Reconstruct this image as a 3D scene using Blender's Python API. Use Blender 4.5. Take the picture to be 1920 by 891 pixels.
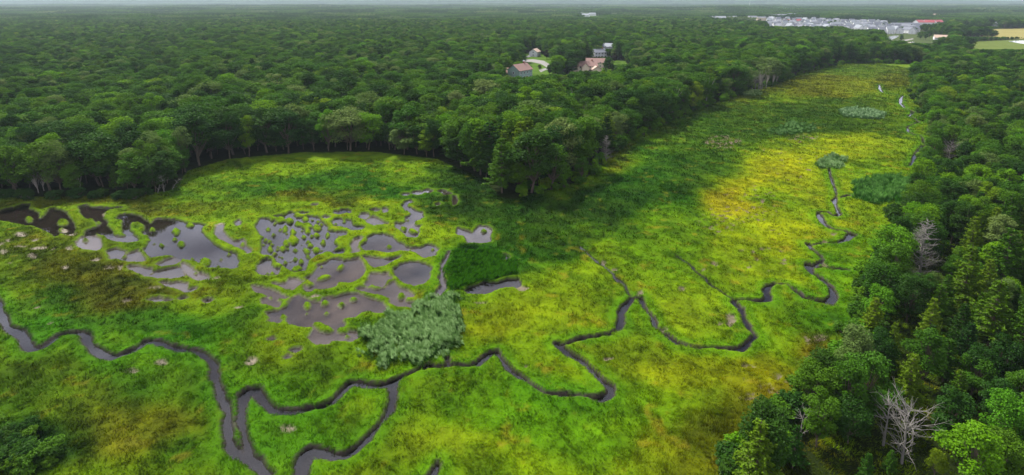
import bpy, math, random
import numpy as np
from mathutils import Vector, Matrix
rad = math.radians
random.seed(11); rng = np.random.default_rng(11)
scn = bpy.context.scene
for o in list(bpy.data.objects): bpy.data.objects.remove(o, do_unlink=True)
C = scn.collection

# ------------------------------------------------------------------ camera
H = 70.0; PITCH = rad(12); F = 1000.0; PX, PY = 960.0, 215.0      # photograph pixels (1920 x 891)
cd = bpy.data.cameras.new('camera'); cam = bpy.data.objects.new('camera', cd); C.objects.link(cam)
cam.location = (0, 0, H); cam.rotation_euler = (math.pi/2 - PITCH, 0, 0)
cd.sensor_width = 36; cd.lens = 36*F/1920; cd.shift_y = (PY-445.5)/1920
cd.clip_start = 1; cd.clip_end = 60000
scn.camera = cam
# ------------------------------------------------------------------ world and sun
EXPOSURE = 1.22
SUN_EL, SUN_AZ = 52, -38          # azimuth measured from +Y towards +X
w = bpy.data.worlds.new('World'); scn.world = w; w.use_nodes = True
nt = w.node_tree; bg = nt.nodes['Background']
sky = nt.nodes.new('ShaderNodeTexSky'); sky.sky_type = 'NISHITA'; sky.sun_disc = False
sky.sun_elevation = rad(SUN_EL); sky.sun_rotation = rad(SUN_AZ); sky.air_density = 1.0; sky.dust_density = 3.0
tc = nt.nodes.new('ShaderNodeTexCoord')
mp = nt.nodes.new('ShaderNodeMapping'); mp.inputs['Scale'].default_value = (1.0, 1.0, 2.6)
nz = nt.nodes.new('ShaderNodeTexNoise'); nz.inputs['Scale'].default_value = 4.6; nz.inputs['Detail'].default_value = 8; nz.inputs['Roughness'].default_value = .55
cr = nt.nodes.new('ShaderNodeValToRGB')
cr.color_ramp.elements[0].position = .38; cr.color_ramp.elements[0].color = (2.0, 2.15, 3.0, 1)
cr.color_ramp.elements[1].position = .62; cr.color_ramp.elements[1].color = (12.2, 12.0, 12.6, 1)
mx = nt.nodes.new('ShaderNodeMixRGB'); mx.inputs['Fac'].default_value = .88
L = nt.links
L.new(tc.outputs['Generated'], mp.inputs['Vector']); L.new(mp.outputs[0], nz.inputs['Vector']); L.new(nz.outputs['Fac'], cr.inputs['Fac'])
L.new(sky.outputs[0], mx.inputs['Color1']); L.new(cr.outputs[0], mx.inputs['Color2']); L.new(mx.outputs[0], bg.inputs['Color'])
bg.inputs['Strength'].default_value = .08
sd = bpy.data.lights.new('sun', 'SUN'); sd.energy = 4.2; sd.angle = rad(5); sd.color = (1, .95, .86)
sun = bpy.data.objects.new('sun', sd); C.objects.link(sun)
az, el = rad(SUN_AZ), rad(SUN_EL)
sv = Vector((math.sin(az)*math.cos(el), math.cos(az)*math.cos(el), math.sin(el)))
sun.rotation_euler = sv.to_track_quat('Z', 'Y').to_euler(); sun.location = (0, 0, 300)
scn.view_settings.view_transform = 'Standard'; scn.view_settings.look = 'None'
scn.view_settings.exposure = EXPOSURE; scn.view_settings.gamma = 1
scn.render.engine = 'CYCLES'
try: scn.cycles.volume_bounces = 0; scn.cycles.max_bounces = 5; scn.cycles.transparent_max_bounces = 8
except Exception: pass

# ------------------------------------------------------------------ helpers
cp, sp = math.cos(PITCH), math.sin(PITCH)
def ground(px, py, z=0.0):
    cx = (np.asarray(px, float)-PX)/F; cy = (np.asarray(py, float)-PY)/F
    t = (H-z)/(sp + cy*cp)
    return cx*t, t*(cp - cy*sp)
def project(x, y, z=0.0):
    x = np.asarray(x, float); y = np.asarray(y, float)
    dep = y*cp + (H-z)*sp
    dn = -y*sp + (H-z)*cp
    return PX + F*x/dep, PY + F*dn/dep, F/dep
Z = {'A': (0, 320, 3.1825), 'B': (400, 320, 3.7125), 'C': (640, 320, 3.183), 'D': (0, 560, 2.691), 'E': (400, 520, 2.402),
     'F': (800, 520, 2.4025), 'G': (1050, 350, 2.545), 'H': (1400, 300, 2.784), 'K': (1590, 90, 3.873), 'P': (0, 0, 1)}
def zpt(k, x, y):
    a, b, s = Z[k]; return ground(a + x/s, b + y/s)
def zpoly(k, pts): return np.array([zpt(k, *p) for p in pts])
_tab = rng.random((256, 256))
def vnoise(x, y, s, seed=0):
    x = x/s + seed*17.3; y = y/s + seed*9.7
    xi = np.floor(x).astype(int); yi = np.floor(y).astype(int); fx = x-xi; fy = y-yi
    fx = fx*fx*(3-2*fx); fy = fy*fy*(3-2*fy)
    a = _tab[xi & 255, yi & 255]; b = _tab[(xi+1) & 255, yi & 255]; c = _tab[xi & 255, (yi+1) & 255]; d = _tab[(xi+1) & 255, (yi+1) & 255]
    return (a*(1-fx)+b*fx)*(1-fy) + (c*(1-fx)+d*fx)*fy
def fbm(x, y, s, n=4, seed=0):
    r = 0; a = .5; t = 0
    for i in range(n): r = r + a*vnoise(x, y, s/2**i, seed+i*3); t += a; a *= .55
    return r/t
def inside(poly, x, y):
    r = np.zeros(x.shape, bool); n = len(poly)
    for i in range(n):
        x1, y1 = poly[i]; x2, y2 = poly[(i+1) % n]
        c = ((y1 > y) != (y2 > y))
        if y1 != y2: r ^= c & (x < (x2-x1)*(y-y1)/(y2-y1)+x1)
    return r
def segdist(pts, x, y, closed, rads=None):
    d = np.full(x.shape, 1e9); n = len(pts)
    for i in range(n if closed else n-1):
        a = pts[i]; b = pts[(i+1) % n]; ab = b-a; l2 = (ab**2).sum()+1e-9
        t = np.clip(((x-a[0])*ab[0]+(y-a[1])*ab[1])/l2, 0, 1)
        e = np.hypot(x-a[0]-t*ab[0], y-a[1]-t*ab[1])
        if rads is not None: e = e - (rads[i]*(1-t)+rads[(i+1) % n]*t)
        d = np.minimum(d, e)
    return d
def mesh_np(name, V, Fq, smooth=False, cols=None, attrs=None, mats=(), midx=None):
    V = np.asarray(V, np.float32); Fq = np.asarray(Fq, np.int32)
    me = bpy.data.meshes.new(name); k = Fq.shape[1]
    me.vertices.add(len(V)); me.vertices.foreach_set('co', V.ravel())
    me.loops.add(Fq.size); me.loops.foreach_set('vertex_index', Fq.ravel())
    me.polygons.add(len(Fq)); me.polygons.foreach_set('loop_start', np.arange(0, Fq.size, k, dtype=np.int32))
    try: me.polygons.foreach_set('loop_total', np.full(len(Fq), k, np.int32))
    except Exception: pass
    if midx is not None: me.polygons.foreach_set('material_index', np.asarray(midx, np.int32))
    me.update(calc_edges=True)
    me.polygons.foreach_set('use_smooth', np.full(len(Fq), smooth, bool))
    if cols is not None:
        a = me.color_attributes.new('col', 'FLOAT_COLOR', 'POINT')
        cc = np.ones((len(V), 4), np.float32); cc[:, :cols.shape[1]] = cols; a.data.foreach_set('color', cc.ravel())
    for m in mats: me.materials.append(m)
    return me
def link(name, me, parent=None, loc=(0, 0, 0), rz=0, sc=1):
    o = bpy.data.objects.new(name, me); C.objects.link(o); o.location = loc; o.rotation_euler = (0, 0, rz)
    o.scale = (sc,)*3 if not hasattr(sc, '__len__') else sc
    if parent: o.parent = parent
    return o
def tag(o, label=None, cat=None, group=None, kind=None):
    if label: o['label'] = label
    if cat: o['category'] = cat
    if group: o['group'] = group
    if kind: o['kind'] = kind
    return o
def lin(r, g, b):
    f = lambda c: (c/255/12.92 if c <= 10 else ((c/255+.055)/1.055)**2.4)
    return np.array([f(r), f(g), f(b)])
def mat(name, col, rough=.7, spec=.3, noise=0, nscale=1.0, emis=None):
    m = bpy.data.materials.new(name); m.use_nodes = True; n = m.node_tree; b = n.nodes['Principled BSDF']
    b.inputs['Base Color'].default_value = (*col, 1); b.inputs['Roughness'].default_value = rough
    b.inputs['Specular IOR Level'].default_value = spec
    if noise:
        t = n.nodes.new('ShaderNodeTexCoord'); q = n.nodes.new('ShaderNodeTexNoise'); q.inputs['Scale'].default_value = nscale; q.inputs['Detail'].default_value = 6
        r = n.nodes.new('ShaderNodeMapRange'); r.inputs[3].default_value = 1-noise; r.inputs[4].default_value = 1+noise
        h = n.nodes.new('ShaderNodeHueSaturation'); h.inputs['Color'].default_value = (*col, 1)
        n.links.new(t.outputs['Object'], q.inputs['Vector']); n.links.new(q.outputs['Fac'], r.inputs[0]); n.links.new(r.outputs[0], h.inputs['Value']); n.links.new(h.outputs[0], b.inputs['Base Color'])
    return m
def leafmat(name, stops, trans=.28, nvar=.25):
    """foliage: hue picked per tree, broken up by noise through the crown"""
    m = bpy.data.materials.new(name); m.use_nodes = True; n = m.node_tree; n.nodes.clear(); l = n.links
    oi = n.nodes.new('ShaderNodeObjectInfo'); rp = n.nodes.new('ShaderNodeValToRGB'); e = rp.color_ramp.elements
    while len(e) < len(stops): e.new(.5)
    for i, s in enumerate(stops): e[i].position = i/(max(1, len(stops)-1)); e[i].color = (*s, 1)
    tcx = n.nodes.new('ShaderNodeTexCoord'); q = n.nodes.new('ShaderNodeTexNoise'); q.inputs['Scale'].default_value = .9; q.inputs['Detail'].default_value = 5; q.inputs['Roughness'].default_value = .7
    r = n.nodes.new('ShaderNodeMapRange'); r.inputs[1].default_value = .25; r.inputs[2].default_value = .75; r.inputs[3].default_value = 1-nvar; r.inputs[4].default_value = 1+nvar
    h = n.nodes.new('ShaderNodeHueSaturation'); d = n.nodes.new('ShaderNodeBsdfDiffuse'); t = n.nodes.new('ShaderNodeBsdfTranslucent'); g = n.nodes.new('ShaderNodeBsdfGlossy')
    g.inputs['Roughness'].default_value = .45; g.inputs['Color'].default_value = (.8, .9, .8, 1)
    m1 = n.nodes.new('ShaderNodeMixShader'); m1.inputs[0].default_value = trans; m2 = n.nodes.new('ShaderNodeMixShader'); m2.inputs[0].default_value = .005
    o = n.nodes.new('ShaderNodeOutputMaterial')
    l.new(oi.outputs['Random'], rp.inputs[0]); l.new(rp.outputs[0], h.inputs['Color']); l.new(tcx.outputs['Object'], q.inputs['Vector']); l.new(q.outputs['Fac'], r.inputs[0]); l.new(r.outputs[0], h.inputs['Value'])
    l.new(h.outputs[0], d.inputs['Color']); l.new(h.outputs[0], t.inputs['Color']); l.new(d.outputs[0], m1.inputs[1]); l.new(t.outputs[0], m1.inputs[2])
    l.new(m1.outputs[0], m2.inputs[1]); l.new(g.outputs[0], m2.inputs[2]); l.new(m2.outputs[0], o.inputs[0])
    return m

# ------------------------------------------------------------------ water outlines (traced, laid on the ground plane)
ponds = []     # (poly, shallow 0..1)
def pond(k, pts, sh=0.2): ponds.append((zpoly(k, pts), sh))
def pell(k, cx, cy, rx, ry, sh=.5, n=14):
    rs = random.Random(cx*7+cy)
    pond(k, [(cx+rx*math.cos(a)*rs.uniform(.8, 1.15), cy+ry*math.sin(a)*rs.uniform(.8, 1.15)) for a in [2*math.pi*i/n for i in range(n)]], sh)
pond('A', [(-40,262),(40,228),(80,225),(130,205),(170,205),(165,235),(200,240),(225,265),(225,290),(260,285),(290,250),(300,228),(350,235),(390,255),(410,290),(440,320),(445,350),(430,375),(395,385),(360,378),(340,400),(320,375),(285,365),(240,345),(200,335),(150,330),(100,318),(50,308),(-40,295)], .05)
pond('A', [(470,215),(510,208),(545,222),(590,222),(640,225),(720,222),(720,230),(640,238),(620,255),(600,250),(605,285),(630,300),(635,320),(640,345),(600,375),(585,350),(590,320),(560,290),(520,290),(495,260)], .1)
pond('A', [(705,275),(740,260),(800,268),(850,290),(880,315),(900,345),(880,365),(870,390),(840,340),(790,300),(765,325),(790,380),(770,395),(750,380),(740,340),(740,300),(700,295)], .05)
pond('A', [(510,390),(520,360),(575,340),(640,340),(660,365),(690,400),(640,392),(600,378),(545,385)], .05)
pond('P', [(280,424),(295,411),(327,413),(342,417),(355,422),(371,420),(385,425),(377,428),(374,436),(383,442),(390,452),(402,462),(418,470),(440,478),(447,492),(440,505),(415,503),(395,504),(374,493),(355,489),(341,487),(333,480),(314,480),(284,485),(273,468),(285,450),(276,436)], .1)
pond('A', [(640,380),(690,395),(740,400),(780,385),(810,400),(815,430),(780,433),(700,428),(640,402)], .2)
pond('A', [(460,430),(490,400),(560,385),(600,430),(605,460),(580,480),(510,472),(480,465)], .7)
pond('A', [(640,482),(690,468),(730,480),(760,495),(740,510),(790,490),(820,480),(845,510),(860,545),(820,548),(760,545),(720,535),(670,528),(655,500)], .35)
pond('A', [(945,560),(990,535),(1040,520),(1075,530),(1070,550),(1020,570),(970,577)], .5)
pond('A', [(770,575),(800,572),(840,585),(890,590),(905,610),(960,600),(1020,585),(1060,578),(1080,590),(1095,635),(1040,644),(950,647),(880,632),(830,612),(780,597)], .6)
pond('A', [(1090,555),(1130,578),(1180,612),(1230,630),(1250,652),(1190,657),(1140,640),(1115,612)], .95)
pond('A', [(960,672),(1010,676),(1060,670),(1110,680),(1120,712),(1160,700),(1175,712),(1140,730),(1100,724),(1060,704),(1000,692)], .6)
pell('A', 928, 777, 38, 11); pell('A', 1090, 770, 16, 8); pell('A', 1240, 785, 18, 8); pell('A', 985, 784, 30, 5)
pond('B', [(25,400),(45,380),(70,385),(60,420),(80,450),(130,490),(180,495),(200,480),(225,520),(245,550),(250,585),(235,575),(205,545),(160,535),(120,510),(70,490),(40,470),(20,440)], .5)
pond('B', [(300,390),(335,335),(370,340),(395,360),(430,350),(470,370),(495,355),(500,330),(440,327),(440,316),(500,318),(540,292),(560,302),(565,335),(600,335),(640,330),(660,325),(720,330),(740,360),(770,375),(790,400),(790,425),(840,430),(855,470),(880,490),(865,510),(850,540),(830,560),(800,570),(740,590),(700,600),(670,620),(650,650),(635,700),(585,712),(545,692),(510,670),(450,635),(430,600),(380,590),(340,585),(345,530),(345,480),(370,465),(340,455),(320,430)], .12)
pond('B', [(835,350),(860,335),(885,345),(900,375),(905,395),(860,392),(840,378)], .2)
pond('B', [(925,342),(950,350),(965,385),(1010,395),(1045,405),(1030,417),(970,417),(955,400),(940,375)], .2)
pond('B', [(845,285),(880,290),(905,270),(950,280),(950,305),(920,300),(880,307),(850,304)], .3)
pond('B', [(1020,335),(1035,300),(1075,300),(1080,315),(1045,345)], .3)
pond('C', [(150,300),(185,275),(215,288),(230,300),(275,320),(235,327),(190,332),(165,318)], .35)
pond('B', [(870,432),(918,432),(918,455),(885,460)], .3); pond('B', [(830,572),(870,560),(905,558),(900,582),(850,584)], .2)
pell('B', 785, 330, 25, 10); pell('B', 1125, 280, 32, 9); pell('B', 175, 370, 12, 20); pell('B', 708, 243, 20, 6); pell('B', 625, 300, 40, 7, .2)
pond('B', [(315,660),(340,635),(370,620),(395,625),(395,660),(425,690),(455,685),(450,710),(430,740),(380,742),(330,732),(315,705)], .2)
pond('B', [(420,787),(470,790),(520,785),(540,755),(575,755),(590,775),(620,785),(600,802),(550,832),(520,827),(470,808)], .7)
pond('B', [(275,805),(330,815),(400,838),(470,873),(510,893),(450,893),(390,874),(330,855),(290,842)], .75)
pond('B', [(640,755),(690,735),(720,700),(735,665),(770,650),(800,640),(830,620),(870,620),(910,630),(960,625),(1000,612),(1030,640),(1050,680),(1045,720),(1010,760),(960,780),(890,778),(845,770),(850,800),(830,820),(760,832),(710,827),(680,848),(640,832),(645,810),(700,785),(690,768)], .45)
pond('B', [(965,520),(985,480),(1020,468),(1035,478),(1008,500),(998,540),(1010,572),(968,580),(973,545)], .8)
pond('C', [(125,450),(160,425),(165,395),(200,380),(240,380),(300,400),(325,430),(380,455),(430,465),(480,460),(520,445),(550,458),(575,475),(555,490),(560,515),(510,523),(470,512),(462,492),(400,482),(330,487),(270,492),(200,482),(140,477)], .3)
pond('C', [(135,515),(220,528),(300,530),(345,515),(320,540),(280,555),(240,575),(205,584),(180,567),(165,540)], .4)
pond('C', [(320,590),(350,565),(400,548),(460,552),(500,565),(530,575),(535,590),(520,610),(525,635),(490,680),(440,687),(400,677),(360,657),(330,627)], .35)
pond('C', [(180,620),(270,620),(295,650),(262,662),(250,692),(215,695),(195,677),(165,692),(145,682),(170,655)], .75)
pond('C', [(90,710),(130,700),(200,718),(270,703),(310,668),(340,703),(390,718),(430,743),(420,757),(385,752),(370,775),(385,790),(420,790),(455,810),(440,827),(380,817),(330,807),(300,790),(300,765),(240,747),(170,733),(120,722)], .75)
pond('E', [(245,165),(300,155),(340,130),(360,95),(385,83),(410,100),(440,115),(490,120),(495,100),(550,95),(600,78),(640,75),(680,95),(720,110),(760,120),(785,157),(740,162),(700,157),(660,165),(640,180),(590,185),(575,195),(585,225),(560,240),(540,255),(520,237),(480,227),(440,228),(400,225),(360,215),(335,205),(330,180),(310,180),(300,210),(265,205)], .5)
pond('E', [(440,285),(455,240),(475,240),(490,255),(540,258),(560,240),(620,250),(655,255),(650,275),(620,290),(580,287),(520,287),(515,302),(470,304)], .65)
pond('E', [(220,105),(240,95),(260,112),(275,103),(300,120),(290,142),(265,128),(230,122)], .8)
pell('E', 370, 333, 18, 8); pell('E', 333, 365, 10, 4); pell('E', 262, 285, 12, 4)
pond('C', [(370,210),(385,190),(410,178),(425,195),(400,205),(410,225),(440,243),(478,252),(483,290),(455,300),(473,330),(452,355),(457,375),(447,402),(400,402),(380,377),(355,357),(330,347),(330,312),(370,322),(388,310),(388,285),(408,275),(425,260),(410,247),(385,237)], .25)
for e in [(385,146,20,9),(455,137,34,12),(515,128,28,11),(678,183,10,27),(578,206,10,7),(600,128,22,8),(632,143,22,9),(980,520,12,13),(205,240,30,8),(262,240,10,16),(20,245,30,14),(135,275,16,16),(0,380,25,11),(20,330,26,14),(90,345,40,12)]: pell('C', *e, .3)
pond('C', [(695,378),(698,345),(740,358),(790,375),(830,333),(865,338),(895,358),(882,395),(887,432),(820,437),(760,437),(750,402),(710,388)], .25)
pond('C', [(740,722),(770,700),(820,690),(860,672),(900,680),(950,675),(990,658),(1050,652),(1068,685),(1040,694),(985,697),(940,712),(890,730),(830,740),(760,738)], .15)
islands = []
def isl(k, l):
    for e in l:
        e = tuple(e)
        cx, cy, rx = e[:3]; ry = e[3] if len(e) > 3 else rx*.8; a = rad(e[4]) if len(e) > 4 else 0
        islands.append(zpoly(k, [(cx+rx*math.cos(t)*math.cos(a)-ry*math.sin(t)*math.sin(a), cy+rx*math.cos(t)*math.sin(a)+ry*math.sin(t)*math.cos(a)) for t in [2*math.pi*i/10 for i in range(10)]]))
isl('A', [(177,296,22,17),(375,316,34,19),(378,360,28,14),(392,388,12),(1052,368,24,20),(1044,414,12),(1080,443,20,17),(1138,332,22,12),(910,357,14),(967,450,11),(920,445,7),(510,420,15,10),(820,345,45,32),(590,318,14),(1225,550,30,24),(1150,535,12,7),(742,517,12,10),(908,617,8),(1168,617,8),(755,495,8)])
isl('B', [(382,415,14),(428,374,10),(421,453,12),(468,418,12),(500,412,18,22),(553,435,16,26),(511,444,8),(556,490,35,30),(505,510,22,28),(483,550,24,16),(518,550,7),(572,560,14),(617,424,9),(630,468,14),(600,375,32,16),(650,390,40,20),(656,420,18,24),(640,342,20,16),(722,405,30,22,20),(720,455,18,14),(685,460,9),(663,504,11),(676,526,18,12),(767,505,16,22),(794,453,14,18),(718,556,24,20),(655,570,20,17),(638,555,10),(395,555,16,18),(350,520,8),(370,490,14,12),(395,497,12),(405,520,10),(424,587,14),(449,538,8),(447,556,6),(503,648,13),(572,622,14,10),(612,640,14,22),(580,690,38,16,-20),(478,608,5),(540,637,5),(455,603,5),(616,520,5),(685,350,5),(752,382,12,8),(727,363,10),(750,562,7),(662,605,16),(465,347,35,20),(590,315,25,14),(530,355,28,20),
          (110,592,8),(55,628,9),(32,676,9),(205,520,14,20),(888,680,28,15,-35),(770,752,55,13,-15),(755,674,8),(853,376,9),(410,726,15,13),(375,726,9),(670,795,30,17),(890,500,50,26),(915,620,16,9),(945,612,16,14)])
isl('C', [(286,457,13,12),(545,475,10,7),(412,482,8),(430,368,28,12,15),(373,350,20,12),(415,210,20,9),(460,318,24,14),(395,300,7),(850,365,18,10),(357,755,20,20),(75,772,18,12),(640,765,10)])
isl('E', [(425,133,16,15),(502,122,17,10),(575,128,14,12),(631,103,16,10),(513,165,7,5),(424,165,5),(318,188,12,16),(495,232,48,17,20),(582,243,25,14),(605,271,13,8),(843,90,15,14)])
creeks = []    # (pts, half widths m)
def creek(k, pts, wd):
    P = zpoly(k, pts); n = len(P)
    W = np.interp(np.linspace(0, 1, n), np.linspace(0, 1, len(wd)), wd)*.5*({'D': .58, 'E': .58, 'F': .56, 'G': .6, 'K': .5}.get(k, .75))
    creeks.append((P, W))
creek('D', [(-60,-20),(-5,40),(5,80),(20,120),(45,152),(85,170),(118,195),(133,225),(145,258),(185,268),(215,255),(250,232),(290,198),(340,183),(400,176),(430,188),(445,230),(480,262),(530,298),(580,303),(640,283),(700,255),(740,225),(800,225),(850,250),(920,265),(1000,278),(1055,312),(1080,350),(1078,400),(1095,450),(1120,510),(1155,570),(1145,650),(1160,740),(1184,800)], [1.8,2.2,3.6,2.8,2.6,2.4,2.6,1.9,1.7,2.0,1.8])
creek('E', [(0,415),(20,490),(45,560),(68,600),(58,660),(60,720),(85,780),(120,812),(165,825),(240,900)], [1.4,1.7,1.5,1.7,2.6,3.0])
creek('E', [(165,825),(152,760),(133,690),(122,640),(130,590),(140,540),(165,520),(195,515),(215,545),(240,580),(280,610),(340,620),(420,605),(500,590),(545,570),(580,530),(620,485),(670,492),(730,500),(790,495),(820,475),(860,450),(920,425),(965,405),(1010,412),(1060,403),(1045,370)], [2.0,1.3,1.5,3.4,2.8,1.5,1.6,1.6,1.8,1.8,2.0,1.6,1.2,.9,.7])
creek('E', [(810,490),(812,560),(795,620),(740,680),(690,740),(640,790),(590,812),(540,815),(480,800),(440,795),(415,815),(400,850),(395,900)], [2.4,1.8,1.2,1.3,1.3,2.0,3.4,3.6,3.4])
creek('F', [(90,370),(102,402),(150,405),(230,400),(262,375),(285,355),(315,345),(340,385),(370,422),(430,462),(490,502),(530,532),(600,536),(680,536),(740,550),(790,558),(826,538),(828,505),(780,465),(740,420),(700,385),(640,350),(605,322),(590,305)], [1.6,1.1,1.6,2.6,1.4,1.0,1.0,.9,.9,1.0,1.3,2.4,1.8,1.5,1.6,2.2,2.0])
creek('G', [(0,760),(30,755),(70,740),(140,725),(220,718),(268,697),(290,660),(290,610),(315,570),(345,540),(382,540),(402,580),(440,630),(455,680),(500,712),(560,755),(640,777),(720,777),(800,782),(860,785),(900,750),(935,722),(905,690),(880,640),(860,590),(828,560),(830,545),(900,544),(960,550),(992,545),(978,515),(990,485),(1018,475)], [1.0,.7,.7,1.5,1.2,1.3,1.3,1.1,.9,.8,.9,.8,1.3,2.0,1.3,1.1,1.8,.8,.8,1.6,1.2,.8])
creek('H', [(0,737),(60,744),(110,742),(112,715),(95,695),(112,665),(150,655),(210,658),(250,687),(300,725),(360,742),(430,750),(457,722),(440,670),(400,635),(350,602)], [.8,1.6,1.5,1.3,.7,.6,.6,.9,2.4,1.7,.8,.7])
creek('H', [(335,590),(322,572),(322,555)], [1.2,1.8,2.4]); creek('H', [(350,568),(400,565),(450,574),(520,580)], [.5,.5])
creek('H', [(375,500),(345,478),(326,462),(324,448)], [.8,1.4,2.2]); creek('H', [(345,450),(390,440),(480,440),(530,418),(550,395)], [.4,.4,.6,1.6,2.6])
creek('H', [(510,378),(440,368),(400,338),(386,315),(378,292),(372,280),(420,278),(460,300),(486,290),(465,250),(456,222),(468,195)], [.4,.7,1.4,2.2,1.2,.9,1.2,.9,1.0,1.4,.8])
creek('H', [(468,192),(462,160),(450,130),(435,80),(428,50)], [.5,.5]); creek('H', [(490,203),(530,192)], [1.0,1.4]); creek('H', [(595,155),(612,130)], [1.2,1.6])
creek('K', [(225,268),(232,300),(245,322),(270,332)], [1.5,3.2,3.0,1.2]); creek('K', [(398,348),(382,375),(380,405),(405,438)], [1.5,3.8,3.5,2.2])
creek('K', [(445,455),(470,468),(458,490),(437,495)], [1.5,2.2,2,1.4]); creek('K', [(485,520),(512,545)], [1.4,1.8]); creek('K', [(480,556),(430,580),(435,612)], [1,1.8,1.4])
creek('K', [(530,640),(543,675)], [1.4,1.6]); creek('K', [(525,735),(490,770),(470,830),(455,865)], [1,1.5,1.5])
for q in ([(270,332),(330,338),(395,350)], [(405,438),(425,448),(445,455)], [(437,495),(460,508),(485,520)], [(512,545),(496,552),(480,556)], [(435,612),(480,636),(530,640)], [(543,675),(552,705),(525,735)]): creek('K', q, [1.5, 1.5])
creek('H', [(550,398),(530,386),(510,378)], [.9,.9]); creek('H', [(352,604),(342,596),(335,588)], [1,1]); creek('H', [(375,500),(400,530),(352,560)], [.5,.5])
creek('F', [(52,848),(38,880),(10,930)], [1.0,1.6,2.2])
creek('C', [(645,490),(625,530),(610,560),(597,600),(597,650),(620,690),(600,715),(575,740),(558,760)], [.6,1.2,.7,1.0,1.6,2.4,1.6,1.2])
ditches = [(zpoly('G', [(95,290),(160,345),(230,400),(290,460),(340,525)]), .35), (zpoly('G', [(550,330),(610,370),(680,430),(750,490),(815,540)]), .3)]
muds = []      # bare mud pans
def mud(k, l):
    for e in l:
        cx, cy, rx, ry = e; n = 12; rs = random.Random(int(cx*3+cy))
        muds.append(zpoly(k, [(cx+rx*math.cos(t)*rs.uniform(.65, 1.25), cy+ry*math.sin(t)*rs.uniform(.65, 1.25)) for t in [2*math.pi*i/n for i in range(n)]]))
mud('A', [(130,387,34,14),(230,468,42,10),(200,513,30,17),(325,472,11,7),(415,468,20,12),(50,422,14,10),(30,487,24,14),(390,585,24,14),(575,538,27,10),(650,585,20,13),(715,582,18,13),(60,556,9,6),(2,445,15,10),(205,420,20,8),(755,785,20,8),(930,700,44,6),(410,370,40,26),(590,270,40,24),(125,458,40,5),(225,820,14,8)])
mud('B', [(120,640,60,45),(45,385,24,14),(20,755,10,5),(590,880,30,14),(700,885,30,8)])
mud('D', [(250,135,12,6),(655,375,30,10),(820,330,26,16)])
mud('E', [(115,140,16,5),(175,385,22,18),(345,685,32,14)])
mud('F', [(240,118,30,4),(820,372,22,7),(450,405,10,6),(430,52,26,14)])
mud('G', [(205,368,14,10),(262,402,10,6),(385,510,18,14),(500,685,12,10),(815,640,18,34),(770,662,10,8),(735,370,18,11),(758,218,9,6),(683,405,8,6),(585,490,14,10),(225,830,16,10)])
mud('H', [(83,218,12,10),(400,552,16,9),(398,432,14,7),(455,392,12,6)])
mud('P', [(1517,672,9,4),(1412,691,5,2.5),(1458,709,6,4),(1395,688,4,2),(1545,168,4,1)])
# mosaics of small brown pans
rs_ = random.Random(5)
for (cx, cy, rx, ry, n, s) in [(1355,267,34,12,60,3.0),(1505,260,26,9,24,2.6),(1400,385,70,45,60,2.6),(1345,420,40,25,30,2.4),(1470,310,70,35,25,2.2),(1440,470,50,50,14,3.2),(1440,735,60,30,26,3.6),(1530,640,25,15,10,4)]:
    for i in range(n):
        a = rs_.uniform(0, 6.28); r = math.sqrt(rs_.random()); x = cx+rx*r*math.cos(a); y = cy+ry*r*math.sin(a)
        mud('P', [(x, y, s*rs_.uniform(.5, 1.3), s*.45*rs_.uniform(.5, 1.2))])

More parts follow.
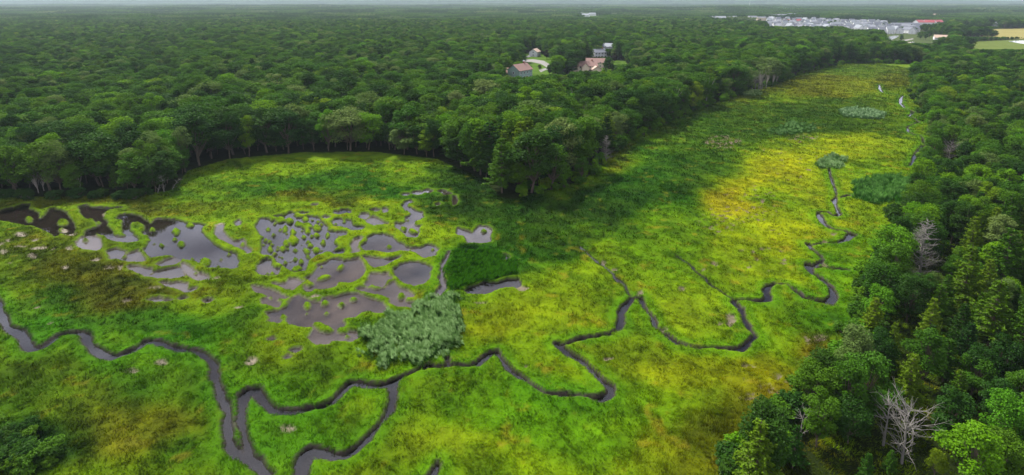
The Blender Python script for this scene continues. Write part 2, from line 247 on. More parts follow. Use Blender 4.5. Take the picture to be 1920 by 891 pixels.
# ------------------------------------------------------------------ vegetation colours over the marsh (soft tinted ellipses broken up by noise)
def pcol(px, py, x, y):
    """display colours of the vegetation, sRGB 0..255 triples"""
    n1 = (fbm(x, y, 26, 4, 1)-.5); n2 = (fbm(x, y, 26, 4, 5)-.5)
    s = np.clip((py-60)/300, .15, 1.6)
    qx = px + n1*110*s; qy = py + n2*70*s
    col = np.zeros(px.shape+(3,)); col[:] = (104, 150, 10)
    def B(cx, cy, rx, ry, c, st=1.0, soft=.55, ang=0):
        dx = qx-cx; dy = qy-cy; a = rad(ang); u = dx*math.cos(a)+dy*math.sin(a); v = -dx*math.sin(a)+dy*math.cos(a)
        d = np.sqrt((u/rx)**2+(v/ry)**2)
        t = np.clip((1+soft-d)/(2*soft), 0, 1); t = t*t*(3-2*t)*st
        col[:] = col*(1-t[..., None]) + np.array(c)*t[..., None]
    B(300, 640, 420, 160, (86, 142, 10)); B(150, 590, 160, 45, (52, 120, 8)); B(330, 610, 110, 40, (62, 128, 8))
    B(60, 610, 70, 40, (60, 145, 8), .8)
    B(260, 525, 190, 42, (88, 100, 12), .95, ang=4); B(110, 470, 170, 45, (95, 108, 14), .8); B(430, 560, 60, 25, (115,165,5), .8); B(560, 640, 90, 40, (105, 140, 10), .8)
    B(240, 815, 150, 46, (122, 124, 26), .8, ang=-8); B(150, 760, 80, 40, (118, 132, 16), .7); B(60, 735, 90, 50, (82, 124, 10), .8); B(30, 840, 120, 45, (34, 84, 14), 1)
    B(330, 730, 70, 45, (76, 124, 12), .7); B(360, 850, 60, 25, (60,118,10), .6)
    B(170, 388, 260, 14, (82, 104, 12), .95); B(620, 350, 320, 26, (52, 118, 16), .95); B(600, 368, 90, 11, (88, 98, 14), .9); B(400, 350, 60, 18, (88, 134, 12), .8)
    B(690, 385, 70, 16, (120,150,12), .7); B(620, 470, 220, 80, (118, 158, 8), .85)
    B(560, 780, 110, 70, (72, 140, 8), .9); B(560, 840, 90, 40, (62, 130, 8), .8)
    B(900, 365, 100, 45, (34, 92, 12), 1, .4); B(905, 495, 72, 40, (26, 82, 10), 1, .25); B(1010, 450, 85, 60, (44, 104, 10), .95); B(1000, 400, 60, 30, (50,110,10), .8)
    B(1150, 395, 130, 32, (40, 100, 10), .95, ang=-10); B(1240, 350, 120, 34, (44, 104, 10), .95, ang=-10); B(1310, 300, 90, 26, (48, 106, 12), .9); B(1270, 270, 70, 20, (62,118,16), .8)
    B(1300, 400, 60, 22, (46,108,8), .9)
    B(1170, 285, 30, 35, (112, 124, 12), .9, ang=60); B(1060, 375, 90, 22, (92, 130, 10), .7, ang=-15)
    B(1420, 225, 200, 36, (56, 104, 18), .95); B(1330, 235, 70, 22, (70, 120, 26), .7); B(1580, 252, 110, 12, (36, 90, 12), .95)
    B(1400, 172, 80, 16, (100, 128, 40), .9, ang=-15); B(1560, 160, 110, 22, (136, 158, 44), .9); B(1530, 172, 44, 10, (112, 116, 16), .8); B(1560, 180, 36, 7, (140, 128, 24), .7)
    B(1620, 132, 170, 14, (104, 148, 60), .9); B(1540, 150, 60, 7, (150,125,40), .7); B(1680, 150, 40, 16, (96,116,40), .7); B(1600, 200, 70, 14, (66, 112, 24), .7)
    B(1600, 236, 60, 8, (60,110,20),.7)
    B(1640, 290, 80, 26, (130, 168, 6), .9); B(1500, 300, 140, 36, (158, 184, 0), .95, ang=-12); B(1430, 360, 100, 46, (160, 172, 4), .95, ang=-25); B(1380, 395, 62, 34, (158, 156, 12), .8, ang=-25)
    B(1460, 375, 46, 34, (104, 156, 6), .9); B(1460, 455, 110, 42, (150, 174, 4), .85); B(1580, 390, 70, 60, (140, 160, 8), .7); B(1350, 470, 60, 40, (130,164,6), .7); B(1500, 520, 110, 22, (120,150,8), .6)
    B(1270, 470, 80, 50, (92, 146, 8), .9, ang=40); B(1170, 440, 70, 40, (84, 140, 8), .8, ang=40); B(1120, 500, 70, 40, (118, 160, 6), .7, ang=40); B(1020, 560, 70, 50, (122, 158, 6), .8); B(930, 590, 80, 30, (116, 140, 8), .7)
    B(1290, 590, 90, 40, (104, 140, 18), .7); B(1150, 680, 110, 40, (124, 152, 14), .7); B(1260, 700, 90, 40, (132, 152, 10), .7)
    B(950, 760, 120, 60, (64, 134, 6), .85); B(880, 760, 60, 60, (92, 150, 6), .7); B(830, 850, 90, 36, (112, 146, 20), .7); B(1080, 800, 100, 50, (66, 130, 6), .8); B(1150, 760, 60, 50, (96, 150, 4), .7)
    B(1420, 700, 110, 36, (128, 142, 8), .85); B(1440, 740, 80, 30, (112, 112, 14), .7); B(1360, 830, 150, 70, (84, 98, 8), .95, ang=-15); B(1230, 850, 80, 50, (92,118,8), .7)
    B(1540, 640, 60, 26, (102, 98, 14), .8); B(1600, 560, 55, 100, (84, 140, 8), .8); B(1560, 600, 60, 22, (70, 130, 8), .7); B(1640, 420, 60, 90, (100, 150, 8), .7)
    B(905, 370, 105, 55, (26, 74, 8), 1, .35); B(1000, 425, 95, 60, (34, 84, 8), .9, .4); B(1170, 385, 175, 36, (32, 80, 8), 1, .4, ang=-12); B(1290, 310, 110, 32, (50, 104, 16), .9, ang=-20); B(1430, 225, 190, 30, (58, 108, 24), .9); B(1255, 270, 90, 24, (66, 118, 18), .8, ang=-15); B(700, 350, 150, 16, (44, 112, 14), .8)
    # patches and streaks of other sedges
    k1 = np.clip((fbm(x+.5*y, y, 7, 4, 9)-.5)*3.2, -1, 1)[..., None]; k2 = np.clip((fbm(x, y, 2.2, 3, 14)-.5)*2.6, -1, 1)[..., None]
    k3 = np.clip((fbm(x, y, 60, 3, 21)-.52)*4, 0, 1)[..., None]
    col = col*(1+.16*k1+.14*k2) + np.array((16., 4., 2.))*k1*.8 + np.array((-10., 2., 0.))*k3
    straw = np.clip((fbm(x, y, 3.6, 4, 31)-.66)*7, 0, 1)[..., None]
    col = col*(1-.55*straw) + np.array((165., 150., 70.))*straw*.55
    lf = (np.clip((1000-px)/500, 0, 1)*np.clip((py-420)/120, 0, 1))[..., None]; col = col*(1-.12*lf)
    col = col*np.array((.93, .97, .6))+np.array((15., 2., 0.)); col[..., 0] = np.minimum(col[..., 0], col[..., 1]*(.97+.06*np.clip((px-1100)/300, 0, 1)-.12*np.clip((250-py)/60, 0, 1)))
    return np.clip(col, 2, 255)
KALB = .36
def albedo(c):
    c = c/255.; l = np.where(c <= .04, c/12.92, ((c+.055)/1.055)**2.4)
    return l*KALB + np.array([.002, .003, .001])

# ------------------------------------------------------------------ water signed distance
def water_sd(x, y):
    """+ on land (m from water), - in water; also shallowness, pond distance and island flag"""
    sd_ = np.full(x.shape, 1e3); pd = np.full(x.shape, 1e3); sh = np.zeros(x.shape)
    wx = (fbm(x, y, 2.4, 3, 40)-.5)*.8; wy = (fbm(x, y, 2.4, 3, 44)-.5)*1.1
    def box(P, m): return np.where((x > P[:, 0].min()-m) & (x < P[:, 0].max()+m) & (y > P[:, 1].min()-m) & (y < P[:, 1].max()+m))[0]
    for P, s in ponds:
        i = box(P, 6)
        if not len(i): continue
        X = x[i]+wx[i]; Y = y[i]+wy[i]
        d = segdist(P, X, Y, True); d = np.where(inside(P, X, Y), -d, d)-.32
        sh[i] = np.where(d < pd[i], s, sh[i]); pd[i] = np.minimum(pd[i], d)
    for P in islands:
        i = box(P, 5)
        if not len(i): continue
        X = x[i]+wx[i]*.5; Y = y[i]+wy[i]*.5
        d = segdist(P, X, Y, True); d = np.where(inside(P, X, Y), -d, d)
        pd[i] = np.maximum(pd[i], .16-d+(fbm(x[i], y[i], 1.0, 2, 49)-.5)*.5)
    cdist = np.full(x.shape, 1e3)
    for P, W in creeks:
        i = box(P, 6)
        if not len(i): continue
        d = segdist(P, x[i]+wx[i]*.45, y[i]+wy[i]*.45, False, W)
        cdist[i] = np.minimum(cdist[i], d+(fbm(x[i], y[i], 3.2, 3, 47)-.5)*1.0-.08)
    return np.minimum(pd, cdist), pd, cdist, sh
def mud_sd(x, y):
    md = np.full(x.shape, 1e3)
    for P in muds:
        i = np.where((x > P[:, 0].min()-2) & (x < P[:, 0].max()+2) & (y > P[:, 1].min()-2) & (y < P[:, 1].max()+2))[0]
        if not len(i): continue
        X = x[i]+(fbm(x[i], y[i], 1.5, 3, 50)-.5)*1.6; Y = y[i]+(fbm(x[i], y[i], 1.5, 3, 54)-.5)*1.6
        d = segdist(P, X, Y, True); d = np.where(inside(P, X, Y), -d, d); md[i] = np.minimum(md[i], d)
    dd = np.full(x.shape, 1e3)
    for P, W in ditches: dd = np.minimum(dd, segdist(P, x+(vnoise(x, y, 2, 3)-.5), y, False)-W)
    return md, dd

# ------------------------------------------------------------------ land cover outlines (photograph pixels of the ground points)
forest_left = [(-900,378),(-60,376),(0,372),(120,371),(250,368),(318,360),(340,340),(352,322),(430,300),(560,288),(700,286),(820,300),(905,338),(940,372),(965,376),(1010,362),(1060,352),(1100,335),(1132,310),(1146,288),(1180,264),(1240,236),(1300,209),(1370,184),(1400,172),(1450,160),(1480,148),(1530,130),(1590,119),(1640,118),(1700,121),(1720,120),(1725,100),(3500,100),(3500,-100),(-2500,-100)]
forest_right = [(1712,112),(1712,160),(1722,200),(1745,245),(1752,290),(1730,320),(1722,370),(1700,400),(1692,440),(1672,490),(1650,540),(1625,600),(1590,680),(1530,770),(1450,850),(1390,930),(1300,1050),(3500,1050),(3500,90),(1800,95)]
clearings = [[(978,100),(1010,99),(1036,112),(1048,130),(1030,142),(1000,150),(985,138),(972,112)],
             [(1395,36),(1500,36),(1600,39),(1680,43),(1790,43),(1792,52),(1725,58),(1760,66),(1790,74),(1760,88),(1660,86),(1640,70),(1560,62),(1440,56),(1395,44)],
             [(1795,57),(1925,53),(3000,50),(3000,74),(1925,74),(1880,72),(1800,66)],
             [(1806,80),(1860,77),(1925,74),(3000,70),(3000,100),(1925,100),(1840,97),(1806,92)],
             [(1085,30),(1170,29),(1170,32),(1085,34)], [(1068,120),(1135,116),(1172,112),(1176,122),(1150,130),(1130,140),(1085,144)], [(1735,29),(1770,29),(1780,34),(1740,35)]]

# ------------------------------------------------------------------ ground sheet
def axis(parts):
    r = [parts[0][0]]
    for a, b, s0, s1 in parts:
        x = a
        while x < b-1e-6:
            t = (x-a)/(b-a); x = min(b, x+s0*(s1/s0)**t); r.append(x)
    return np.array(r)
ys = axis([(20, 62, 5, 1), (62, 235, .42, .5), (235, 560, .9, 1.1), (560, 760, 2, 4), (760, 3000, 8, 60), (3000, 14000, 120, 700)])
xp = axis([(0, 190, .45, .5), (190, 420, .9, 1.0), (420, 900, 4, 12), (900, 14000, 40, 800)])
xs = np.concatenate([-axis([(0, 215, .45, .55), (215, 420, 3, 6), (420, 900, 8, 16), (900, 14000, 40, 800)])[::-1][:-1], xp])
GX, GY = np.meshgrid(xs, ys); gx = GX.ravel(); gy = GY.ravel()
px_, py_, _ = project(gx, gy)
near = (py_ > 100) & (gy < 760) & (px_ > -250) & (px_ < 2200)
ni = np.where(near)[0]
sdw = np.full(gx.shape, 1e3); pdw = sdw.copy(); cdw = sdw.copy(); shw = np.zeros(gx.shape); mdw = sdw.copy(); ddw = sdw.copy()
sdw[ni], pdw[ni], cdw[ni], shw[ni] = water_sd(gx[ni], gy[ni]); mdw[ni], ddw[ni] = mud_sd(gx[ni], gy[ni])
def smooth(a, b, t): u = np.clip((t-a)/(b-a), 0, 1); return u*u*(3-2*u)
def height(x, y, sd_, pd, cdist, sh, md, dd):
    base = .42 + .16*(fbm(x, y, 9, 3, 60)-.5) + .55*(fbm(x, y, 1.9, 3, 63)-.5)
    rim = .26*np.exp(-((pd-.7)/.5)**2)*(.6+.8*fbm(x, y, 1.6, 2, 66)) + .30*np.exp(-(np.maximum(cdist, 0)/1.4)**2)
    z = base + rim
    z = np.where(md < .5, .09+(z-.09)*smooth(-.1, .5, md), z)
    z = z - .5*smooth(.5, -.1, dd)
    bank = smooth(-.10, .42, sd_)
    bed = -.08 - .7*smooth(0, -1.2, sd_)*(1-sh)
    return bed + (z-bed)*bank
gz = height(gx, gy, sdw, pdw, cdw, shw, mdw, ddw)
gz = np.where(gy > 620, .4, gz)
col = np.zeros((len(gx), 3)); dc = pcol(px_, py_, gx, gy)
fl = inside(forest_left, px_, py_) | inside(forest_right, px_, py_)
clr = np.zeros(len(gx), bool)
for c in clearings: clr |= inside(c, px_, py_)
n5 = fbm(gx, gy, 9, 3, 70)[:, None]
rimc = (np.exp(-((np.maximum(pdw, 0)-.4)/.8)**2))[:, None]
dc = dc*(1-.6*rimc) + np.array((122., 162., 10.))*.6*rimc
near_c = (np.exp(-((np.maximum(cdw, 0)-1.2)/1.4)**2))[:, None]*.5
dc = dc*(1-near_c)+np.array((84., 150., 10.))*near_c
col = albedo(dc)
ffl = albedo(np.array((40., 52., 16.)))*(.6+.8*n5)
col = np.where(fl[:, None], ffl, col)
lawn = albedo(np.array((96., 132., 40.)))*(.7+.6*n5)
gold = albedo(np.array((182., 172., 104.)))*(.8+.4*n5); mfield = albedo(np.array((120., 138., 62.)))*(.8+.4*n5); town = albedo(np.array((92., 108., 62.)))*(.7+.6*n5)
for c, k in zip(clearings, [lawn, town, gold, mfield, lawn, lawn, gold]):
    i = inside(c, px_, py_); col = np.where(i[:, None], k, col)
far = (py_ < 60) & ~clr
nf = fbm(gx, gy, 160, 4, 80)[:, None]
col = np.where(far[:, None], albedo(np.array((38., 60., 26.)))*(.5+1.0*nf), col)
# mud and peat
mudc = np.array([.095, .075, .048])*(.75+.5*fbm(gx, gy, 3, 3, 90)[:, None]); dark = np.array([.010, .008, .007]); pink = np.array([.125, .112, .108])
brown = np.array([.075, .055, .030])
far_pan = ((py_ < 500) & (px_ > 1250))[:, None]
mk = smooth(.25, -.05, mdw)[:, None]; col = col*(1-mk)+np.where(far_pan, brown, mudc)*mk
dk = smooth(.25, -.1, ddw)[:, None]; col = col*(1-dk)+dark*1.6*dk
bk = np.where(cdw < pdw, smooth(.52, .2, sdw), smooth(.34, .12, sdw))[:, None]; brim = np.where((pdw < cdw)[:, None] & (shw > .3)[:, None], mudc*.5, np.array([.016, .012, .008])); col = col*(1-bk)+brim*bk
shn = np.clip(shw + (fbm(gx, gy, 9, 3, 95)-.5)*1.1*(shw > .15), 0, 1)[:, None]
bedc = dark*(1-shn) + pink*shn
ww = smooth(.1, -.1, sdw)[:, None]; col = col*(1-ww)+bedc*ww
wet = np.clip(mk[:, 0]+bk[:, 0]*.8, 0, 1)*(1-ww[:, 0])
nx, ny = len(xs), len(ys)
I = np.arange(nx*ny).reshape(ny, nx)
Q = np.stack([I[:-1, :-1], I[:-1, 1:], I[1:, 1:], I[1:, :-1]], -1).reshape(-1, 4)
def vcmat(name, rough, spec=.2, bump=0, wetty=False, trans=0, nvar=.2):
    m = bpy.data.materials.new(name); m.use_nodes = True; n = m.node_tree; b = n.nodes['Principled BSDF']; l = n.links
    a = n.nodes.new('ShaderNodeAttribute'); a.attribute_name = 'col'
    t = n.nodes.new('ShaderNodeTexCoord'); q = n.nodes.new('ShaderNodeTexNoise'); q.inputs['Scale'].default_value = 2.3; q.inputs['Detail'].default_value = 7; q.inputs['Roughness'].default_value = .7
    r = n.nodes.new('ShaderNodeMapRange'); r.inputs[1].default_value = .3; r.inputs[2].default_value = .7; r.inputs[3].default_value = 1-nvar; r.inputs[4].default_value = 1+nvar
    h = n.nodes.new('ShaderNodeHueSaturation'); l.new(t.outputs['Object'], q.inputs['Vector']); l.new(q.outputs['Fac'], r.inputs[0]); l.new(r.outputs[0], h.inputs['Value']); l.new(a.outputs['Color'], h.inputs['Color'])
    l.new(h.outputs[0], b.inputs['Base Color']); b.inputs['Roughness'].default_value = rough; b.inputs['Specular IOR Level'].default_value = spec
    if wetty:
        mr = n.nodes.new('ShaderNodeMapRange'); mr.inputs[3].default_value = rough; mr.inputs[4].default_value = .6; l.new(a.outputs['Alpha'], mr.inputs[0]); l.new(mr.outputs[0], b.inputs['Roughness'])
        ms = n.nodes.new('ShaderNodeMapRange'); ms.inputs[3].default_value = spec; ms.inputs[4].default_value = .25; l.new(a.outputs['Alpha'], ms.inputs[0]); l.new(ms.outputs[0], b.inputs['Specular IOR Level'])
    if bump:
        bu = n.nodes.new('ShaderNodeBump'); bu.inputs['Strength'].default_value = bump; bu.inputs['Distance'].default_value = .25; l.new(q.outputs['Fac'], bu.inputs['Height']); l.new(bu.outputs[0], b.inputs['Normal'])
    return m
M_ground = vcmat('marsh_ground', .95, .03, .5, True)
me = mesh_np('ground', np.stack([gx, gy, gz], 1), Q, True, np.concatenate([col, wet[:, None]], 1), mats=[M_ground])
tag(link('ground', me), kind='structure')

# water sheet (shows only where the channels and pans cut below it)
mw = bpy.data.materials.new('peaty_water'); mw.use_nodes = True; n = mw.node_tree; n.nodes.clear(); l = n.links
tr = n.nodes.new('ShaderNodeBsdfTransparent'); tr.inputs[0].default_value = (.80, .75, .70, 1)
gl = n.nodes.new('ShaderNodeBsdfGlossy'); gl.inputs['Roughness'].default_value = .03; gl.inputs['Color'].default_value = (.84, .88, 1, 1)
fr = n.nodes.new('ShaderNodeFresnel'); fr.inputs['IOR'].default_value = 1.46
ms = n.nodes.new('ShaderNodeMixShader'); out = n.nodes.new('ShaderNodeOutputMaterial')
tcw = n.nodes.new('ShaderNodeTexCoord'); nw = n.nodes.new('ShaderNodeTexNoise'); nw.inputs['Scale'].default_value = 1.8; nw.inputs['Detail'].default_value = 3
bw = n.nodes.new('ShaderNodeBump'); bw.inputs['Strength'].default_value = .05; bw.inputs['Distance'].default_value = .05
l.new(tcw.outputs['Object'], nw.inputs['Vector']); l.new(nw.outputs['Fac'], bw.inputs['Height']); l.new(bw.outputs[0], gl.inputs['Normal']); l.new(bw.outputs[0], fr.inputs['Normal'])
l.new(fr.outputs[0], ms.inputs[0]); l.new(tr.outputs[0], ms.inputs[1]); l.new(gl.outputs[0], ms.inputs[2]); l.new(ms.outputs[0], out.inputs[0])
me = mesh_np('water', [(-215, 62, 0), (420, 62, 0), (420, 555, 0), (-215, 555, 0)], [(0, 1, 2, 3)], mats=[mw]); tag(link('water', me), kind='structure')

# hills on the horizon
hx = np.linspace(-15000, 15000, 220); V = []; 
for j, (d, k) in enumerate([(9500, 0), (10500, .35), (11500, .8), (12500, 1), (13500, .9)]):
    hh = 104 + 46*fbm(hx, hx*0+j*500, 2600, 4, 100) - 34*np.clip((hx-6000)/4000, 0, 1)
    V += [(x, d, .2+h*k) for x, h in zip(hx, hh)]
V = np.array(V); HZ = V[:, 2].reshape(5, -1).copy(); I = np.arange(len(V)).reshape(5, -1); Qh = np.stack([I[:-1, :-1], I[:-1, 1:], I[1:, 1:], I[1:, :-1]], -1).reshape(-1, 4)
M_hill = mat('wooded_hill', tuple(albedo(np.array((52., 74., 38.)))), 1, 0, .5, .004)
tag(link('hills', mesh_np('hills', V, Qh, True, mats=[M_hill])), kind='structure')

# ------------------------------------------------------------------ grasses: leaning blades, one sheet of ground cover
def blades(n, xr, yr, keep, length, width, lean, tuftr=.0, seedc=0, colfn=None, zoff=0, var=.28):
    """returns V, F, colours for n candidate blades in a world rectangle"""
    x = rng.uniform(*xr, n); y = rng.uniform(*yr, n)
    k = keep(x, y); x = x[k]; y = y[k]
    return x, y
def blade_mesh(x, y, z, ln, wd, dirx, diry, leanr, colr, rndcol=.28):
    n = len(x); a = np.arctan2(diry, dirx) + rng.normal(0, .55, n)
    le = np.clip(leanr + rng.normal(0, .22, n), .1, 1.35)
    hx_ = np.cos(a)*np.sin(le); hy_ = np.sin(a)*np.sin(le); hz_ = np.cos(le)
    L_ = ln*rng.uniform(.6, 1.25, n); W_ = wd*rng.uniform(.6, 1.3, n)
    ox = -np.sin(a)*W_/2; oy = np.cos(a)*W_/2
    p0 = np.stack([x-ox, y-oy, z], 1); p1 = np.stack([x+ox, y+oy, z], 1); p2 = np.stack([x+hx_*L_, y+hy_*L_, z+hz_*L_], 1)
    V = np.stack([p0, p1, p2], 1).reshape(-1, 3); Fc = np.arange(n*3).reshape(-1, 3)
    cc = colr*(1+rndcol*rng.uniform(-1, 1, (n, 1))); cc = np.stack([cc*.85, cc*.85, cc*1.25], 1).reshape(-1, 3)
    return V, Fc, cc
def gmat(name, trans=.3):
    m = bpy.data.materials.new(name); m.use_nodes = True; n = m.node_tree; n.nodes.clear(); l = n.links
    a = n.nodes.new('ShaderNodeAttribute'); a.attribute_name = 'col'; d = n.nodes.new('ShaderNodeBsdfDiffuse'); t = n.nodes.new('ShaderNodeBsdfTranslucent'); mx = n.nodes.new('ShaderNodeMixShader'); mx.inputs[0].default_value = trans; o = n.nodes.new('ShaderNodeOutputMaterial')
    l.new(a.outputs['Color'], d.inputs[0]); l.new(a.outputs['Color'], t.inputs[0]); l.new(d.outputs[0], mx.inputs[1]); l.new(t.outputs[0], mx.inputs[2]); l.new(mx.outputs[0], o.inputs[0])
    return m
M_grass = gmat('marsh_grass')
def strip(xr, yr, dens, ln, wd):
    n = int((xr[1]-xr[0])*(yr[1]-yr[0])*dens)
    x = rng.uniform(*xr, n); y = rng.uniform(*yr, n)
    px, py, _ = project(x, y)
    k = (px > -40) & (px < 1960) & (py > 100) & (py < 925) & (fbm(x, y, 1.3, 2, 110) > rng.uniform(.15, .62, n))
    x, y, px, py = x[k], y[k], px[k], py[k]
    k = ~(inside(forest_left, px, py)); x, y, px, py = x[k], y[k], px[k], py[k]
    sd_, pd, cdist, sh = water_sd(x, y); md, dd = mud_sd(x, y)
    k = (sd_ > .16) & (md > rng.uniform(-1.2, .3, len(x))) & (dd > .0); x, y, px, py, sd_, pd, cdist, sh, md, dd = [v[k] for v in (x, y, px, py, sd_, pd, cdist, sh, md, dd)]
    z = height(x, y, sd_, pd, cdist, sh, md, dd)-.06
    dc = pcol(px, py, x, y)
    rimc = (np.exp(-((pd-.4)/.8)**2))[:, None]; dc = dc*(1-.6*rimc)+np.array((122., 162., 10.))*.6*rimc
    nc = (np.exp(-((cdist-1.2)/1.4)**2))[:, None]*.5; dc = dc*(1-nc)+np.array((84., 150., 10.))*nc
    ca = albedo(dc); lum = dc[:, 1]/255
    tall = np.clip(1.45-lum*1.1, .75, 1.4)*(1-.6*np.exp(-(pd/1.3)**2))*(1-.45*np.exp(-(cdist/.8)**2))
    ang = fbm(x, y, 11, 3, 120)*9 ; lean = .55+.6*fbm(x, y, 6, 2, 130)
    tall = tall*(.55+.9*np.clip((fbm(x, y, 1.6, 2, 135)-.2)/.6, 0, 1))
    cs = .75 if yr[1] < 160 else (1.1 if yr[1] < 240 else 2.2)
    u = x+(fbm(x, y, 1.1, 2, 230)-.5)*2.2; v = y+(fbm(x, y, 1.1, 2, 233)-.5)*2.2
    hsh = _tab[np.floor(u/cs).astype(int) & 255, np.floor(v/cs).astype(int) & 255]; hs2 = _tab[np.floor(v/cs+91).astype(int) & 255, np.floor(u/cs+37).astype(int) & 255]
    ca = ca*(.66+.62*hsh)[:, None]*np.stack([.9+.25*hs2, np.ones(len(x)), np.ones(len(x))], 1); tall = tall*(.65+.65*hsh); ang = ang+(hs2-.5)*2.4
    return blade_mesh(x, y, z, ln*tall, wd, np.cos(ang), np.sin(ang), lean, ca)
parts = [strip((-130, 130), (62, 105), 42, .72, .095), strip((-170, 175), (105, 150), 26, .78, .125), strip((-215, 230), (150, 230), 11, .9, .20), strip((0, 330), (230, 380), 5, 1.15, .34), strip((100, 420), (380, 620), 2.6, 1.4, .6)]
off = 0; VV = []; FF = []; CC = []
for v, f, c in parts: VV.append(v); FF.append(f+off); CC.append(c); off += len(v)
me = mesh_np('marsh_grass', np.concatenate(VV), np.concatenate(FF), False, np.concatenate(CC), mats=[M_grass])
tag(link('marsh_grass', me), 'green and yellow sedges and grasses carpeting the whole marsh around its pools', 'grass', kind='stuff')
print('grass tris', off//3)

def reed_bed(name, poly, ht, dens, c0, c1, label, wind=(1, .2), lean=.5, wd=.16, soft=1.5):
    P = zpoly('P', poly); ctr = P.mean(0); P = ctr+(P-ctr)*1.06; x0, y0 = P.min(0); x1, y1 = P.max(0); n = int((x1-x0)*(y1-y0)*dens*2)
    x = rng.uniform(x0-1, x1+1, n); y = rng.uniform(y0-1, y1+1, n)
    X = x+(fbm(x, y, 3.5, 4, 140)-.5)*8; Y = y+(fbm(x, y, 3.5, 4, 144)-.5)*8
    d = segdist(P, X, Y, True); k = inside(P, X, Y) & (rng.random(n) < np.clip(.25+d/1.8, 0, 1)*np.clip((fbm(x, y, 2.0, 3, 148)-.28)*4, .15, 1)); x = x[k]; y = y[k]; d = d[k]
    sd_, pd, cdist, sh = water_sd(x, y); k = sd_ > -.1; x = x[k]; y = y[k]; d = d[k]
    hgt = ht*smooth(-.6, soft, d)*(.8+.4*fbm(x, y, 3, 2, 150))
    V = []; Fs = []; Cc = []; off = 0
    far_ = 1.0 if y.mean() < 170 else 1.9
    for lev in range(2):
        ca = albedo(np.array(c0, float)[None]*np.ones((len(x), 1)))
        ang = np.arctan2(wind[1], wind[0])+(fbm(x, y, 8, 2, 170)-.5)*2.0
        v, f, c = blade_mesh(x+rng.normal(0, .15, len(x)), y+rng.normal(0, .15, len(x)), .2+hgt*(.30*lev), hgt*.42, wd*.8, np.cos(ang), np.sin(ang), np.full(len(x), lean), ca, .35)
        V.append(v); Fs.append(f+off); Cc.append(c); off += len(v)
    nt_ = int(len(x)/(7*far_)); pick = rng.permutation(len(x))[:nt_]; nb = 20
    tx = np.repeat(x[pick], nb); ty = np.repeat(y[pick], nb); th = np.repeat(hgt[pick], nb); tb = np.repeat(rng.uniform(.25, 1.15, nt_), nb)[:, None]
    ta = np.repeat(np.arctan2(wind[1], wind[0])+(fbm(x[pick], y[pick], 6, 2, 170)-.5)*1.6+rng.normal(0, .3, nt_), nb)
    cm = np.clip(tb, 0, 1); ca = albedo(np.array(c0, float)*(1-cm)+np.array(c1, float)*cm)*(.7+.6*tb)
    v, f, c = blade_mesh(tx+rng.normal(0, .13*far_, len(tx)), ty+rng.normal(0, .13*far_, len(tx)), .1+th*rng.uniform(.5, .72, len(tx)), .74*far_**.5*np.ones(len(tx)), wd*.46*far_**.5, np.cos(ta), np.sin(ta), np.full(len(tx), lean+.25), ca, .2)
    V.append(v); Fs.append(f+off); Cc.append(c)
    o = link(name, mesh_np(name, np.concatenate(V), np.concatenate(Fs), False, np.concatenate(Cc), mats=[M_grass])); tag(o, label, 'reeds', kind='stuff')
reed_bed('reed_bed', [(672,640),(690,622),(740,600),(780,585),(790,570),(810,556),(840,560),(862,600),(862,640),(835,672),(790,690),(730,690),(700,675)], 2.9, 26, (72, 124, 40), (172, 214, 136), 'tall grey-green wind-combed reed bed between the pools and the creek', (-1, .5), .75, .17)
reed_bed('reed_bed', [(838,530),(832,500),(850,478),(900,470),(960,486),(980,498),(965,520),(930,528),(890,540),(850,545)], 1.5, 22, (40, 98, 8), (66, 128, 14), 'dark green patch of tall grass above the narrow dark pool', (1, .6), .6, .16)
reed_bed('reed_bed', [(1604,372),(1612,345),(1640,336),(1690,334),(1708,350),(1700,378),(1660,385),(1625,384)], 3.0, 9, (78, 148, 44), (128, 190, 88), 'upright mid-green reed stand against the right-hand wood', (.2, 1), .25, .3)
reed_bed('reed_bed', [(1526,316),(1534,300),(1560,294),(1585,300),(1582,314),(1560,319),(1540,320)], 2.2, 8, (92, 146, 62), (164, 202, 132), 'small round pale reed clump at the head of a thin ditch', (.5, 1), .4, .3)
reed_bed('reed_bed', [(1574,213),(1590,206),(1630,208),(1660,216),(1655,224),(1620,224),(1588,221)], 2.8, 5, (104, 156, 86), (176, 214, 156), 'pale blue-green reed island in the far marsh', (.5, 1), .3, .45)
reed_bed('reed_bed', [(1384,180),(1395,172),(1425,173),(1425,180),(1400,182)], 2.6, 5, (104, 150, 70), (170, 200, 126), 'little pale reed patch at the foot of the thin pale trees', (.5, 1), .3, .45)
reed_bed('reed_bed', [(1440,250),(1480,232),(1530,236),(1520,250),(1470,256)], 1.8, 3, (74, 128, 44), (124, 170, 96), 'faint pale sweep of reeds in the middle of the far marsh', (.5, 1), .4, .45)

